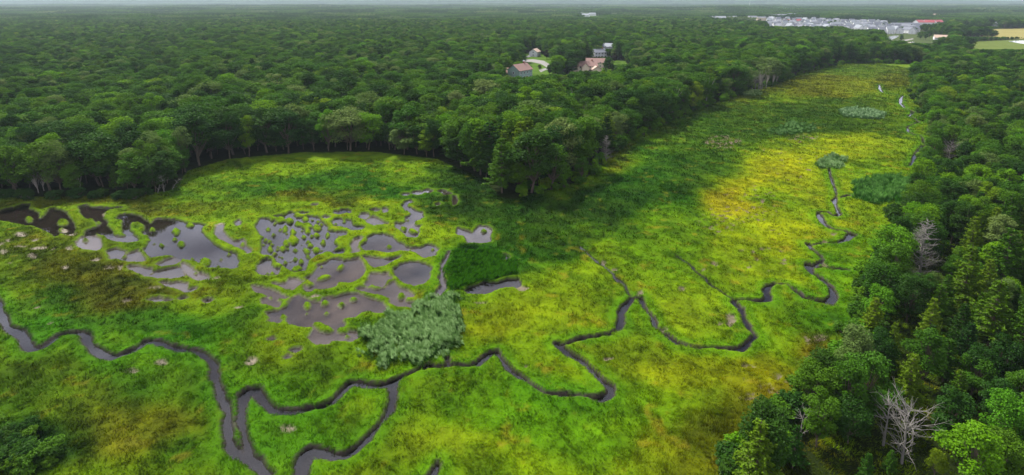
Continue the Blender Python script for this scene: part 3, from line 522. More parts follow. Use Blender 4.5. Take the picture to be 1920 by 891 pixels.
# ------------------------------------------------------------------ tree prototypes
M_bark = mat('bark', (.09, .07, .055), .9, .1, .4, 3); M_pale = mat('pale_bark', (.34, .31, .28), .85, .1, .3, 3); M_dead = mat('dead_wood', (.155, .145, .135), .85, .1, .3, 2)
def tube_np(segs):
    """segs: list of (p0, p1, r0, r1) -> V, F (quads, 5 sided)"""
    V = []; Fc = []; k = 5
    for p0, p1, r0, r1 in segs:
        p0 = np.array(p0, float); p1 = np.array(p1, float); d = p1-p0; L_ = np.linalg.norm(d)
        if L_ < 1e-6: continue
        d /= L_; a = np.cross(d, (0, 0, 1.) if abs(d[2]) < .9 else (1., 0, 0)); a /= np.linalg.norm(a); b = np.cross(d, a); s = len(V)
        for p, r in ((p0, r0), (p1, r1)):
            for i in range(k): t = 2*math.pi*i/k; V.append(p+a*r*math.cos(t)+b*r*math.sin(t))
        for i in range(k): Fc.append((s+i, s+(i+1) % k, s+k+(i+1) % k, s+k+i))
    return np.array(V), np.array(Fc)
def leaves_np(P, N, S, r):
    """rhombic leaf sprays at P facing N of size S"""
    n = len(P); N = N/np.linalg.norm(N, axis=1, keepdims=True); u = r.normal(size=(n, 3)); u -= (u*N).sum(1, keepdims=True)*N; u /= np.linalg.norm(u, axis=1, keepdims=True); v = np.cross(N, u)
    S = S[:, None]; bend = N*S*.22
    V = np.stack([P-u*S-bend, P-v*S*.55, P+u*S-bend, P+v*S*.55], 1).reshape(-1, 3); return V, np.arange(n*4).reshape(-1, 4)
def broadleaf(seed, Ht=15, R=4.6, nl=34, per=95, leaf=.34, base=.14, open_=0):
    r = np.random.default_rng(seed); segs = []; P = []; N = []; S = []
    tp = np.array([0., 0, 0]); pts = [tp]
    for i in range(4): tp = tp+np.array([r.normal(0, .22), r.normal(0, .22), Ht*.18]); pts.append(tp)
    for i in range(4): segs.append((pts[i], pts[i+1], .26*(1-i*.2), .26*(1-(i+1)*.2)))
    cz = Ht*(base+1)/2; hz = Ht*(1-base)/2
    sx, sy = r.uniform(.85, 1.15, 2)
    for k in range(nl):
        z = r.uniform(-.75, 1); a = r.uniform(0, 6.283); q = math.sqrt(max(0, 1-z*z*.9))*r.uniform(.55, 1)
        if z < 0: q *= 1-.25*abs(z)
        c = np.array([q*math.cos(a)*R*.82*sx, q*math.sin(a)*R*.82*sy, cz+z*hz*.86+r.normal(0, .3)])
        lr = R*r.uniform(.22, .40)
        j = int(min(3, max(1, (c[2]/Ht)*4-1))); segs.append((pts[j], c, .11, .03))
        m = int(per*(lr/(R*.3))**2*r.uniform(.8, 1.2)); d = r.normal(size=(m, 3)); d[:, 2] = d[:, 2]*.8+.35; d /= np.linalg.norm(d, axis=1, keepdims=True)
        rr = lr*r.uniform(.6, 1.12, (m, 1)); p = c+d*rr*np.array([1.1, 1.1, .72])
        P.append(p); N.append(d*.7+np.array([0, 0, .8])+r.normal(0, .45, (m, 3))); S.append(leaf*r.uniform(.6, 1.35, m))
    P = np.concatenate(P); N = np.concatenate(N); S = np.concatenate(S)
    if open_:
        k = fbm(P[:, 0]+40, P[:, 2]+P[:, 1], 1.6, 2, seed) > open_; P, N, S = P[k], N[k], S[k]
    return tube_np(segs), leaves_np(P, N, S, r)
def pine(seed, Ht=17, R=4.2, leaf=.3):
    r = np.random.default_rng(seed); segs = [((0, 0, 0), (0, 0, Ht*.5), .24, .15), ((0, 0, Ht*.5), (0, 0, Ht), .15, .03)]; P = []; N = []; S = []
    z = Ht*.2
    while z < Ht-.4:
        t = (z/Ht-.2)/.8; L_ = R*(1-t)**.75*r.uniform(.8, 1.1)+.5; nb = r.integers(5, 8); a0 = r.uniform(0, 6.28)
        for i in range(nb):
            a = a0+6.283*i/nb+r.normal(0, .2); l_ = L_*r.uniform(.7, 1.1); up = .22*l_*(1 if t > .4 else .2)+r.normal(0, .12)
            e = np.array([l_*math.cos(a), l_*math.sin(a), z+up]); segs.append(((0, 0, z), e, .06, .015))
            m = int(24*l_+16); s = r.uniform(.2, 1.05, m)[:, None]; p = np.array([0, 0, z])*(1-s)+e*s
            side = np.array([-math.sin(a), math.cos(a), 0]); p = p+side*r.normal(0, .30, (m, 1))*l_*.42*(1.15-s)*1.4; p[:, 2] += r.normal(0, .14, m) - .10*np.abs(r.normal(size=m))
            P.append(p); N.append(np.array([0, 0, 1.])+r.normal(0, .4, (m, 3))); S.append(leaf*r.uniform(.6, 1.3, m))
        z += Ht*.062*r.uniform(.8, 1.2)
    return tube_np(segs), leaves_np(np.concatenate(P), np.concatenate(N), np.concatenate(S), r)
def bare(seed, Ht=13, R=4, conic=True, n=46):
    r = np.random.default_rng(seed); segs = []; twigs = []
    pts = [np.array([0., 0, 0])]
    for i in range(6): pts.append(pts[-1]+np.array([r.normal(0, .1), r.normal(0, .1), Ht/6]))
    for i in range(6): segs.append((pts[i], pts[i+1], .22*(1-i/6.3), .22*(1-(i+1)/6.3)))
    for k in range(n):
        t = r.uniform(.12, .97); p = pts[int(t*6)]*(1-(t*6 % 1))+pts[min(6, int(t*6)+1)]*(t*6 % 1); a = r.uniform(0, 6.28)
        l_ = (R*(1-t)**.6 if conic else R*(.5+.5*math.sin(t*3)))*r.uniform(.6, 1.1)+.4; rise = .35 if conic else .75
        q = p; d = np.array([math.cos(a), math.sin(a), rise*r.uniform(.3, 1.2)]); rr = .065
        for s in range(4):
            d = d+np.array([r.normal(0, .22), r.normal(0, .22), r.normal(0.03, .15)]); d /= np.linalg.norm(d); q2 = q+d*l_/4; segs_l = segs if s < 1 else twigs
            segs_l.append((q, q2, rr, rr*.72)); 
            for _ in range(2):
                dd = d+r.normal(0, .6, 3); dd /= np.linalg.norm(dd); twigs.append((q2, q2+dd*l_*.25, rr*.5, rr*.3))
            q = q2; rr *= .75
    return tube_np(segs), tube_np(twigs)
A = lambda *c: tuple(albedo(np.array(c, float))*np.array((1.6, 1.55, .95)))
TONES = {
 'mid': leafmat('leaf_mid', [A(52,98,18), A(72,120,26), A(86,128,22), A(60,112,30)]),
 'dark': leafmat('leaf_dark', [A(34,74,22), A(46,88,26), A(52,88,18), A(40,84,34)]),
 'bright': leafmat('leaf_bright', [A(92,152,18), A(112,160,14), A(84,148,30), A(128,158,26)]),
 'grey': leafmat('leaf_grey', [A(104,132,84), A(92,124,64), A(120,144,92)]),
 'copper': leafmat('leaf_copper', [A(40,24,34), A(48,28,30)]),
 'pine': leafmat('needle', [A(48,98,30), A(74,122,26), A(122,156,34)]),
}
SHAPES = []
for s in range(7): SHAPES.append(('broad', broadleaf(100+s, 15, 4.6+.5*(s % 3), 34+4*(s % 3), 135, .275)))
for s in range(3): SHAPES.append(('pine', pine(200+s)))
for s in range(2): SHAPES.append(('open', broadleaf(300+s, 15, 4.0, 22, 85, .28, .45, .40)))
for s in range(3): SHAPES.append(('shrub', broadleaf(400+s, 3.2, 2.3, 20, 70, .24, .05)))
TR = [mesh_np('trunk', *sh[1][0], True, mats=[M_pale if sh[0] == 'open' else M_bark]) for sh in SHAPES]
CRN = {}
def crown_mesh(i, tone):
    if (i, tone) not in CRN: CRN[(i, tone)] = mesh_np('crown', *SHAPES[i][1][1], False, mats=[TONES[tone]])
    return CRN[(i, tone)]
protos = bpy.data.collections.new('tree_kinds')
PIDX = {}
def proto(i, tone):
    if (i, tone) in PIDX: return
    (tv, tf), (lv, lf) = SHAPES[i][1]
    V = np.concatenate([tv, lv]); Fc = np.concatenate([tf, lf+len(tv)]); mi = np.concatenate([np.zeros(len(tf)), np.ones(len(lf))])
    m = mesh_np('forest_tree', V, Fc, False, mats=[M_bark, TONES[tone]], midx=mi)
    nm = 'kind_%03d' % len(PIDX); PIDX[(i, tone)] = len(PIDX); o = bpy.data.objects.new(nm, m); protos.objects.link(o)
for i in range(12):
    for t in (['pine', 'dark'] if 7 <= i < 10 else ['mid', 'dark', 'bright', 'grey'] if i < 7 else ['grey', 'mid']): proto(i, t)
def gn_instances(name, pts, rotz, scl, idx, coll, label, cat):
    me = bpy.data.meshes.new(name); me.vertices.add(len(pts)); me.vertices.foreach_set('co', np.asarray(pts, np.float32).ravel()); me.update()
    a = me.attributes.new('rz', 'FLOAT_VECTOR', 'POINT'); rv = np.zeros((len(pts), 3), np.float32); rv[:, 2] = rotz; a.data.foreach_set('vector', rv.ravel())
    a = me.attributes.new('sc', 'FLOAT_VECTOR', 'POINT'); a.data.foreach_set('vector', np.asarray(scl, np.float32).ravel())
    a = me.attributes.new('ix', 'INT', 'POINT'); a.data.foreach_set('value', np.asarray(idx, np.int32))
    o = link(name, me); ng = bpy.data.node_groups.new(name, 'GeometryNodeTree')
    ng.interface.new_socket('Geometry', in_out='INPUT', socket_type='NodeSocketGeometry'); ng.interface.new_socket('Geometry', in_out='OUTPUT', socket_type='NodeSocketGeometry')
    gi = ng.nodes.new('NodeGroupInput'); go = ng.nodes.new('NodeGroupOutput'); ci = ng.nodes.new('GeometryNodeCollectionInfo'); ip = ng.nodes.new('GeometryNodeInstanceOnPoints')
    ci.inputs['Collection'].default_value = coll; ci.inputs['Separate Children'].default_value = True; ci.inputs['Reset Children'].default_value = True
    ip.inputs['Pick Instance'].default_value = True
    def at(nm, ty):
        q = ng.nodes.new('GeometryNodeInputNamedAttribute'); q.data_type = ty; q.inputs['Name'].default_value = nm; return [s for s in q.outputs if s.enabled and s.name == 'Attribute'][0]
    ng.links.new(gi.outputs[0], ip.inputs['Points']); ng.links.new(ci.outputs[0], ip.inputs['Instance']); ng.links.new(at('ix', 'INT'), ip.inputs['Instance Index'])
    ng.links.new(at('rz', 'FLOAT_VECTOR'), ip.inputs['Rotation']); ng.links.new(at('sc', 'FLOAT_VECTOR'), ip.inputs['Scale']); ng.links.new(ip.outputs[0], go.inputs[0])
    md = o.modifiers.new('scatter', 'NODES'); md.node_group = ng
    tag(o, label, cat, kind='stuff'); return o

# ------------------------------------------------------------------ scatter the woods
def jitter_grid(x0, x1, y0, y1, s, j=.42):
    X, Y = np.meshgrid(np.arange(x0, x1, s), np.arange(y0, y1, s*.9)); X = X+((np.arange(X.shape[0]) % 2)*s/2)[:, None]
    X = X.ravel(); Y = Y.ravel(); return X+rng.uniform(-j, j, len(X))*s, Y+rng.uniform(-j, j, len(Y))*s
# things that must stay in sight: (x0, x1, y top, y base) in the photograph; nearer trees whose crowns would cross them are not planted
KEEP = [(952,1060,112,146),(1062,1150,96,140),(1148,1178,112,124),(1696,1752,430,516),(1640,1722,770,850),(1762,1792,270,300),(1120,1150,250,300),(952,990,118,150),(1072,1128,112,139),(1112,1136,97,109),(1128,1150,84,94),(994,1012,86,106),(985,1035,104,124),(1385,1510,28,44),(1440,1600,40,56),(1590,1718,44,62),(1715,1775,36,50),(1660,1700,66,84),(1750,1778,62,75),(1800,1925,56,72),(1815,1925,80,96),(1700,1752,76,86),(1086,1120,21,31),(1745,1765,25,33),(1850,1872,41,52),(1560,1725,112,119),(1330,1380,34,38)]
def woods(x, y, wl, hmin, hmax):
    px, py, ps = project(x, y)
    k = (inside(forest_left, px, py) if wl == 0 else inside(forest_right, px, py))
    for c in clearings: k &= ~inside(c, px, py)
    return k
T = []   # x, y, h, px, py, ps, side
x, y = jitter_grid(-420, 420, 66, 420, 5.6); px, py, ps = project(x, y)
kr = inside(forest_right, px, py) & (px < 2150) & (py < 1010)
T.append(np.stack([x[kr], y[kr], np.interp(y[kr], [60, 160, 400], [10.5, 12.5, 13.5])*rng.uniform(.72, 1.2, kr.sum()), np.ones(kr.sum())], 1))
x, y = jitter_grid(-1500, 1700, 150, 1500, 6.6); px, py, ps = project(x, y)
k = (px > -160) & (px < 2080) & (inside(forest_left, px, py) | (inside(forest_right, px, py) & (y > 420)))
for c in clearings: k &= ~inside(c, px, py)
x = x[k]; y = y[k]; k2 = rng.random(len(x)) < np.interp(y, [500, 1500], [1, .8]); x = x[k2]; y = y[k2]; px, py, ps = project(x, y)
hb = np.where(inside(forest_right, px, py), 13, np.where(px < 360, 15, 18))
T.append(np.stack([x, y, hb*rng.uniform(.62, 1.32, len(x))*(.85+.3*fbm(x, y, 40, 2, 210)), np.zeros(len(x))], 1))
T = np.concatenate(T)
# stand-alone trees in the clearings (x, y px, height)
extra = [(1012,132,13),(1025,112,12),(1040,138,9),(1060,128,15),(1072,140,13),(1050,150,14),(1085,158,13),(1128,142,12),(1140,128,14),(1152,118,9),(960,112,14),(975,108,13),(1030,100,14),(1065,112,16),(1085,108,15),(1160,108,10),
         (1725,75,15),(1735,76,16),(1742,72,14),(1750,66,15),(1722,72,12),(1752,84,8),(1690,78,10),(1770,70,12),(1785,72,11),(1800,74,12),(1812,74,11),(1828,76,9),(1838,76,13),(1846,77,10),(1868,76,12),(1872,77,9),(1690,72,8),(1820,78,6),(1858,78,5),(1885,76,4)]
EX = []
for a, b, h in extra: gx_, gy_ = ground(a, b); EX.append((gx_, gy_, h, 2))
for i in range(240):
    a = random.uniform(1420, 1715); b = 44+ (a-1440)/270*10+random.uniform(-8, 9); gx_, gy_ = ground(a, b); EX.append((gx_, gy_, random.uniform(6, 14), 3))
PN = [(1800,590,17),(1872,560,18),(1850,660,16),(1905,690,15),(1812,505,15),(1765,600,13),(1665,895,14),(1618,925,12),(1735,660,12),(1880,455,15),(1695,780,12)]
for a, b, h in PN:
    gx_, gy_ = ground(a, b); T = T[np.hypot(T[:, 0]-gx_, T[:, 1]-gy_) > 4.5]
T = np.concatenate([T, np.array(EX, float), np.array([(*map(float, ground(a, b)), h, 4) for a, b, h in PN])])
px, py, ps = project(T[:, 0], T[:, 1]); _, ptop, _ = project(T[:, 0], T[:, 1], T[:, 2])
rpx = T[:, 2]*.27*ps
bad = np.zeros(len(T), bool); jit = rng.random(len(T))
for x0, x1, yt, yb in KEEP:
    yb = yb-jit*(.34 if 1380 < x0 < 1780 and yb < 90 else .12)*(yb-yt)
    hit = (px+rpx > x0) & (px-rpx < x1) & (py > yb+.5) & (ptop < yb-1)
    # shorten if possible, otherwise leave out
    maxh = (py-yb+1)/np.maximum(ps, 1e-6)/cp
    hit &= (T[:, 3] != 3)
    sh_ = hit & (maxh > 3); T[sh_, 2] = np.minimum(T[sh_, 2], maxh[sh_]); bad |= hit & (maxh <= 3)
bad &= (T[:, 3] != 2)
bad |= (T[:, 3] == 0) & (px > 1400) & (px < 1424) & (py > 150) & (py < 180)
T = T[~bad]; px, py, ps = project(T[:, 0], T[:, 1])
nT = len(T); print('trees', nT)
# kind and tone of each tree
u = rng.random(nT); patch = fbm(T[:, 0], T[:, 1], 34, 3, 200)
shape = rng.integers(0, 7, nT)
conif = (rng.random(nT) < np.where(T[:, 3] == 1, .10, .07)+.35*(patch > .62)) & (T[:, 3] < 3)
conif |= (T[:, 3] == 1) & (px > 1740) & (py > 440) & (py < 690) & (rng.random(nT) < .55)
conif |= T[:, 3] == 4; shape = np.where(conif, 7+rng.integers(0, 3, nT), shape)
u = np.where(T[:, 3] == 4, .3, u); T[T[:, 3] == 4, 3] = 1
opn = (rng.random(nT) < .05) & ~conif; shape = np.where(opn, 10+rng.integers(0, 2, nT), shape)
tone = np.where(u < .50, 0, np.where(u < .76, 1, np.where(u < .92, 2, 3)))      # mid dark bright grey
tone = np.where((T[:, 3] == 0) & (u > .70) & (u < .86), 1, tone)
TN = ['mid', 'dark', 'bright', 'grey']
def tname(s, t):
    if 7 <= s < 10: return 'dark' if t == 1 else 'pine'
    if s >= 10: return 'grey' if t in (3, 2) else 'mid'
    return TN[t]
def scale_of(i):
    s = T[i, 2]/(17 if 7 <= shape[i] < 10 else 15)
    return s
RZ = rng.uniform(0, 6.283, nT); WID = rng.uniform(.78, 1.45, nT); WID = np.where(T[:, 3] == 1, np.minimum(WID, .8+.3*rng.random(nT)), WID)
# which 300 show largest in the photograph (its blank corners excluded)
in_photo = (px > 5) & (px < 1915) & ~((px < 950) & (py < 330)) & ~((px > 1722) & (py > 690)) & (py < 905) & (ptop[~bad] > 0)
size = np.where(in_photo, T[:, 2]*ps, -1)
edge = inside(forest_left, px, py) & ~inside(forest_left, px, py+9*ps/2.2)      # front row of the left wood
size = np.where(edge & in_photo, size*1.5, size)
n_ind = 300-18
top = np.argsort(-size)[:n_ind]; ind = np.zeros(nT, bool); ind[top] = True; ind |= (T[:, 3] == 2)
GR = {1: 'trees of the wood on the right', 0: 'trees of the wood beyond the marsh', 2: 'garden and field trees'}
KW = {'mid': 'leafy mid-green broadleaf tree', 'dark': 'dense dark green broadleaf tree', 'bright': 'bright yellow-green broadleaf tree', 'grey': 'pale grey-green broadleaf tree'}
def place_tree(i, tn=None, label=None, group=None):
    s = int(shape[i]); tn = tn or tname(s, int(tone[i])); k = scale_of(i)
    nm = 'pine_tree' if 7 <= s < 10 else 'broadleaf_tree'
    r = bpy.data.objects.new(nm, None); C.objects.link(r); r.location = (T[i, 0], T[i, 1], .3); r.rotation_euler = (0, 0, RZ[i]); r.scale = (k*WID[i], k*WID[i], k)
    link('trunk', TR[s], r); link('crown', crown_mesh(s, tn), r)
    side = int(T[i, 3])
    kd = ('spreading dark pine' if tn == 'dark' else 'layered fresh-green pine') if 7 <= s < 10 else ('thin open-crowned pale-stemmed tree' if s >= 10 else KW.get(tn, 'dark purple-leaved tree'))
    where = {1: 'in the dense wood filling the right side', 0: ('along the front of the wood across the marsh' if px[i] > 700 else 'in the dark wood edge above the black pools'), 2: ('among the garden trees round the houses at upper left' if px[i] < 1300 else 'standing alone near the far fields and town')}[side]
    tag(r, label or kd+' '+where, 'tree', group or (kd+' '+GR[side])); return r
for i in np.where(ind)[0]:
    if T[i, 3] == 2:
        t0 = None
        if (abs(px[i]-1012) < 2 and abs(py[i]-132) < 2) or (abs(px[i]-1025) < 2 and abs(py[i]-112) < 2) or (abs(px[i]-1152) < 2 and py[i] < 122): t0 = 'copper'; shape[i] = 1
        if t0 and px[i] < 1018: place_tree(i, t0, 'round dark purple-leaved tree beside the pale road', 'purple trees')
        elif t0: place_tree(i, t0, 'dark purple-leaved tree behind the pale road' if px[i] < 1100 else 'dark purple-leaved tree beside the white house up the slope', 'purple trees')
        else: place_tree(i)
    else: place_tree(i)
rest = np.where(~ind)[0]
idx = [PIDX[(int(shape[i]), tname(int(shape[i]), int(tone[i])))] for i in rest]
ks = np.array([scale_of(i) for i in rest]); scl = np.stack([ks*WID[rest], ks*WID[rest], ks], 1)
gn_instances('forest', np.stack([T[rest, 0], T[rest, 1], np.full(len(rest), .3)], 1), RZ[rest], scl, idx, protos, 'the rest of the green woods stretching back behind the marsh', 'forest')
# far forest: patches of light trees
farc = bpy.data.collections.new('far_wood_kinds')
for s in range(4):
    r = np.random.default_rng(500+s); P = []; N = []; S = []
    for k in range(150):
        cx, cy = r.uniform(-45, 45, 2); R_ = r.uniform(3.2, 5.4); ht = r.uniform(10, 19); m = 46
        d = r.normal(size=(m, 3)); d[:, 2] = np.abs(d[:, 2])-.25; d /= np.linalg.norm(d, axis=1, keepdims=True)
        P.append(np.array([cx, cy, ht-R_*.9])+d*np.array([R_, R_, R_*1.15])*r.uniform(.75, 1.05, (m, 1))); N.append(d+np.array([0, 0, .4])+r.normal(0, .3, (m, 3))); S.append(R_*.30*r.uniform(.7, 1.3, m))
    v, f = leaves_np(np.concatenate(P), np.concatenate(N), np.concatenate(S), r)
    o = bpy.data.objects.new('wood_%02d' % s, mesh_np('wood', v, f, False, mats=[TONES[['mid', 'dark', 'dark', 'grey'][s]]])); farc.objects.link(o)
FX = []; FY = []; FS = []
for y0, y1, s in ((1480, 2800, 68), (2800, 5200, 105), (5200, 9700, 190), (9700, 12400, 230)):
    x, y = jitter_grid(-9800, 9800, y0, y1, s, .3); px2, py2, _ = project(x, y); k = (px2 > -150) & (px2 < 2070)
    for c in clearings: k &= ~inside(c, px2, py2)
    for a0, b0, yt, yb in KEEP: k &= ~((px2 > a0-8) & (px2 < a0+0*b0-8+(b0-a0)+16) & (py2 > yb) & (py2 < yb*1.28) & (yb < 60))
    FX.append(x[k]); FY.append(y[k]); FS.append(np.full(k.sum(), s/76))
FX = np.concatenate(FX); FY = np.concatenate(FY); FS = np.concatenate(FS); nF = len(FX)
hr = np.clip((FY-9500)/1000, 0, 3.99); hi = hr.astype(int); hc = np.clip((FX+15000)/30000*219, 0, 218.9); hj = hc.astype(int); fr_ = hr-hi; fc_ = hc-hj
FZ = np.where(FY > 9500, (HZ[hi, hj]*(1-fc_)+HZ[hi, hj+1]*fc_)*(1-fr_)+(HZ[hi+1, hj]*(1-fc_)+HZ[hi+1, hj+1]*fc_)*fr_, .2)
gn_instances('far_forest', np.stack([FX, FY, FZ], 1), rng.integers(0, 4, nF)*math.pi/2+rng.uniform(-.3, .3, nF), np.stack([FS, FS, np.minimum(FS, 1.4)*(.45+1.1*fbm(FX, FY, 700, 3, 300))*rng.uniform(.85, 1.15, nF)], 1), rng.choice(4, nF, p=[.42, .3, .2, .08]), farc, 'hazy blue-green forest running back to the horizon', 'forest')

# ------------------------------------------------------------------ shrubs along the wood edges
SHN = {'mid': 'rounded green shrub', 'bright': 'bright green bushy shrub', 'dark': 'low dark green shrub'}
def shrub(pxx, pyy, sc, tn, label, group):
    x, y = ground(pxx, pyy); s = random.randrange(12, 15)
    r = bpy.data.objects.new('shrub', None); C.objects.link(r); r.location = (x, y, .25); r.rotation_euler = (0, 0, random.uniform(0, 6.28)); r.scale = (sc*random.uniform(.9, 1.2), sc*random.uniform(.9, 1.2), sc)
    link('stem', TR[s], r); link('foliage', crown_mesh(s, tn), r); tag(r, label, 'shrub', group)
edge_r = [(1712,160),(1722,200),(1745,245),(1752,290),(1730,320),(1722,370),(1700,400),(1692,440),(1672,490),(1650,540),(1625,600),(1590,680),(1530,770),(1450,850),(1400,900)]
random.seed(3)
for k in range(80):
    t = random.random()**.8*(len(edge_r)-1.01); i = int(t); f = t-i; a = edge_r[i]; b = edge_r[i+1]; qx = a[0]*(1-f)+b[0]*f; qy = a[1]*(1-f)+b[1]*f; g = (qy-2)/70
    tn = random.choice(['mid', 'bright', 'mid', 'dark']); shrub(qx-random.uniform(-2, 4.5)*g, qy+random.uniform(-1.5, 1.5)*g, random.uniform(.7, 1.35), tn, SHN[tn]+' on the edge of the wood at right', SHN[tn]+'s along the right-hand wood')
for k in range(40):
    qx = random.uniform(975, 1135); qy = np.interp(qx, [950, 1010, 1060, 1100, 1146], [376, 364, 352, 336, 300])+random.uniform(-14, 5)
    tn = random.choice(['bright', 'bright', 'mid']); shrub(qx, qy, random.uniform(.6, 1.1), tn, SHN[tn]+' in the thicket below the grey dead tree at the wood corner', SHN[tn]+'s in the corner thicket')
for k in range(34):
    qx = random.uniform(-20, 110); qy = random.uniform(812, 885)+max(0, qx-60)*.4
    tn = random.choice(['dark', 'mid', 'dark']); shrub(qx, qy, random.uniform(.45, .85), tn, SHN[tn]+' in the thicket at the bottom left corner', SHN[tn]+'s in the bottom left thicket')
for k in range(26):
    qx = random.uniform(0, 340); qy = 372+random.uniform(-3, 5)-(qx > 250)*(qx-250)*.15
    shrub(qx, qy, random.uniform(.6, 1.1), 'dark', 'low dark green shrub at the foot of the wood above the black pools', 'low shrubs above the black pools')

el_ = [(345,345),(400,312),(430,302),(560,290),(700,288),(820,302),(905,340),(950,374)]
edge_l = [(1146,290),(1180,265),(1240,237),(1300,210),(1370,186),(1400,173),(1450,161),(1480,149),(1530,131),(1590,120),(1640,119),(1700,122)]
for k in range(90):
    t = (k+random.random())/90*(len(edge_l)-1.01); i = int(t); f = t-i; a = edge_l[i]; b = edge_l[i+1]
    tn = random.choice(['mid', 'mid', 'bright', 'dark']); g = ((a[1]*(1-f)+b[1]*f)-2)/70
    shrub(a[0]*(1-f)+b[0]*f+random.uniform(-2, 2)*g, a[1]*(1-f)+b[1]*f+random.uniform(-2.2, .3)*g*.3, random.uniform(.9, 1.7), tn, SHN[tn]+' at the foot of the wood beyond the marsh', SHN[tn]+'s at the foot of the far wood')

# ------------------------------------------------------------------ dead trees
DEAD = [bare(600, 13, 3.8, True, 110), bare(601, 11, 4.6, False, 40), bare(602, 9, 2.2, False, 18)]
DM = [(mesh_np('trunk', *d[0], True, mats=[M_dead]), mesh_np('branches', *d[1], False, mats=[M_dead])) for d in DEAD]
def dead(pxx, pyy, kind, sc, label, lean=(0, 0), group=None):
    x, y = ground(pxx, pyy); r = bpy.data.objects.new('dead_tree', None); C.objects.link(r); r.location = (x, y, .2); r.rotation_euler = (lean[0], lean[1], random.uniform(0, 6.28)); r.scale = (sc,)*3
    link('trunk', DM[kind][0], r); link('branches', DM[kind][1], r); tag(r, label, 'dead tree', group or 'bare dead trees')
dead(1722, 530, 0, 1.3, 'large pale bare conifer skeleton standing above the right-hand wood')
dead(1700, 542, 1, .5, 'low grey tangle of bare branches at the foot of the bare conifer')
dead(1690, 872, 1, 1.0, 'spreading white bare tree near the bottom right corner')
dead(1655, 840, 2, 1.0, 'bare grey branches under the yellow-green pine at lower right')
dead(1776, 310, 1, .95, 'small silvery bare tree in the upper part of the right-hand wood')
dead(1750, 360, 2, .9, 'thin whitish snag in the right-hand wood beside the reed stand')
dead(1136, 305, 0, .95, 'grey bare tree at the corner where wood meets marsh')
dead(1118, 296, 1, .75, 'spiky grey bare tree behind the corner thicket')
dead(308, 362, 2, .85, 'white bare stems in a clump above the big left pool', (0, .15), 'white stems above the left pool')
dead(296, 364, 2, .8, 'white bare stems in a clump above the big left pool', (0, -.25), 'white stems above the left pool')
dead(322, 358, 2, .6, 'short white leaning snag at the end of the left wood', (0, .6))
dead(1500, 830, 2, .75, 'pale forked bare branches on the wood edge at the bottom')
dead(1440, 868, 2, .7, 'small grey bare sapling standing in olive grass by the wood')
for a, b in ((1393,172),(1400,173),(1408,172),(1415,174),(1422,172),(1428,170)): dead(a, b, 2, 1.5, 'thin pale stemmed tree in the grove jutting into the far marsh', group='pale stems of the far grove')

# leafy crowns of the pale grove
for a, b, hh in ((1396,170,15),(1410,170,13),(1425,168,14),(1436,166,15),(1448,163,14),(1455,160,13)):
    x, y = ground(a, b); r = bpy.data.objects.new('broadleaf_tree', None); C.objects.link(r); r.location = (x, y, .2); r.rotation_euler = (0, 0, random.uniform(0, 6)); r.scale = (hh/12.,)*3
    s = random.choice([10, 11]); link('trunk', TR[s], r); link('crown', crown_mesh(s, 'grey'), r); tag(r, 'airy pale-stemmed tree in the small grove at the far bend of the marsh', 'tree', 'trees of the pale grove')

# ------------------------------------------------------------------ buildings
M_white = mat('white_siding', (.58, .59, .62), .6, .3, .06, 2); M_cream = mat('cream_siding', (.55, .46, .36), .7, .3, .06, 2); M_green = mat('sage_siding', (.20, .30, .26), .7, .3, .06, 2)
M_roofg = mat('grey_shingle', (.13, .14, .17), .85, .2, .25, 3); M_roofp = mat('reddish_shingle', (.20, .125, .11), .85, .2, .25, 3); M_roofr = mat('red_metal_roof', (.28, .05, .06), .5, .4, .1, 3); M_roofb = mat('tan_shingle', (.36, .27, .22), .85, .2, .2, 3); M_roofl = mat('pale_roof', (.20, .22, .25), .8, .2, .2, 3)
M_glass = mat('window_glass', (.03, .04, .05), .15, .6); M_trim = mat('white_trim', (.8, .8, .8), .5, .3); M_brick = mat('chimney_brick', (.22, .1, .07), .9, .2, .3, 4); M_asph = mat('asphalt', (.16, .16, .165), .9, .2, .2, .5)
def boxes(bs):
    V = []; Fc = []
    for x0, x1, y0, y1, z0, z1 in bs:
        s = len(V); V += [(x0,y0,z0),(x1,y0,z0),(x1,y1,z0),(x0,y1,z0),(x0,y0,z1),(x1,y0,z1),(x1,y1,z1),(x0,y1,z1)]
        Fc += [(s,s+3,s+2,s+1),(s+4,s+5,s+6,s+7),(s,s+1,s+5,s+4),(s+1,s+2,s+6,s+5),(s+2,s+3,s+7,s+6),(s+3,s,s+4,s+7)]
    return V, Fc
def gable_np(x0, x1, y0, y1, z0, z1, rise, ax='x'):
    """walls with gable ends"""
    V, Fc = boxes([(x0, x1, y0, y1, z0, z1)]); Fc.pop(1)
    s = len(V)
    if ax == 'x': V += [(x0, (y0+y1)/2, z1+rise), (x1, (y0+y1)/2, z1+rise)]; Fc += [(4, 7, s, s), (5, s+1, 6, 6)]
    else: V += [((x0+x1)/2, y0, z1+rise), ((x0+x1)/2, y1, z1+rise)]; Fc += [(4, s, 5, 5), (7, 6, s+1, s+1)]
    return V, Fc
def mesh_py(name, V, Fc, m):
    me = bpy.data.meshes.new(name); me.from_pydata([tuple(v) for v in V], [], [tuple(dict.fromkeys(f)) for f in Fc]); me.update(); me.materials.append(m); return me
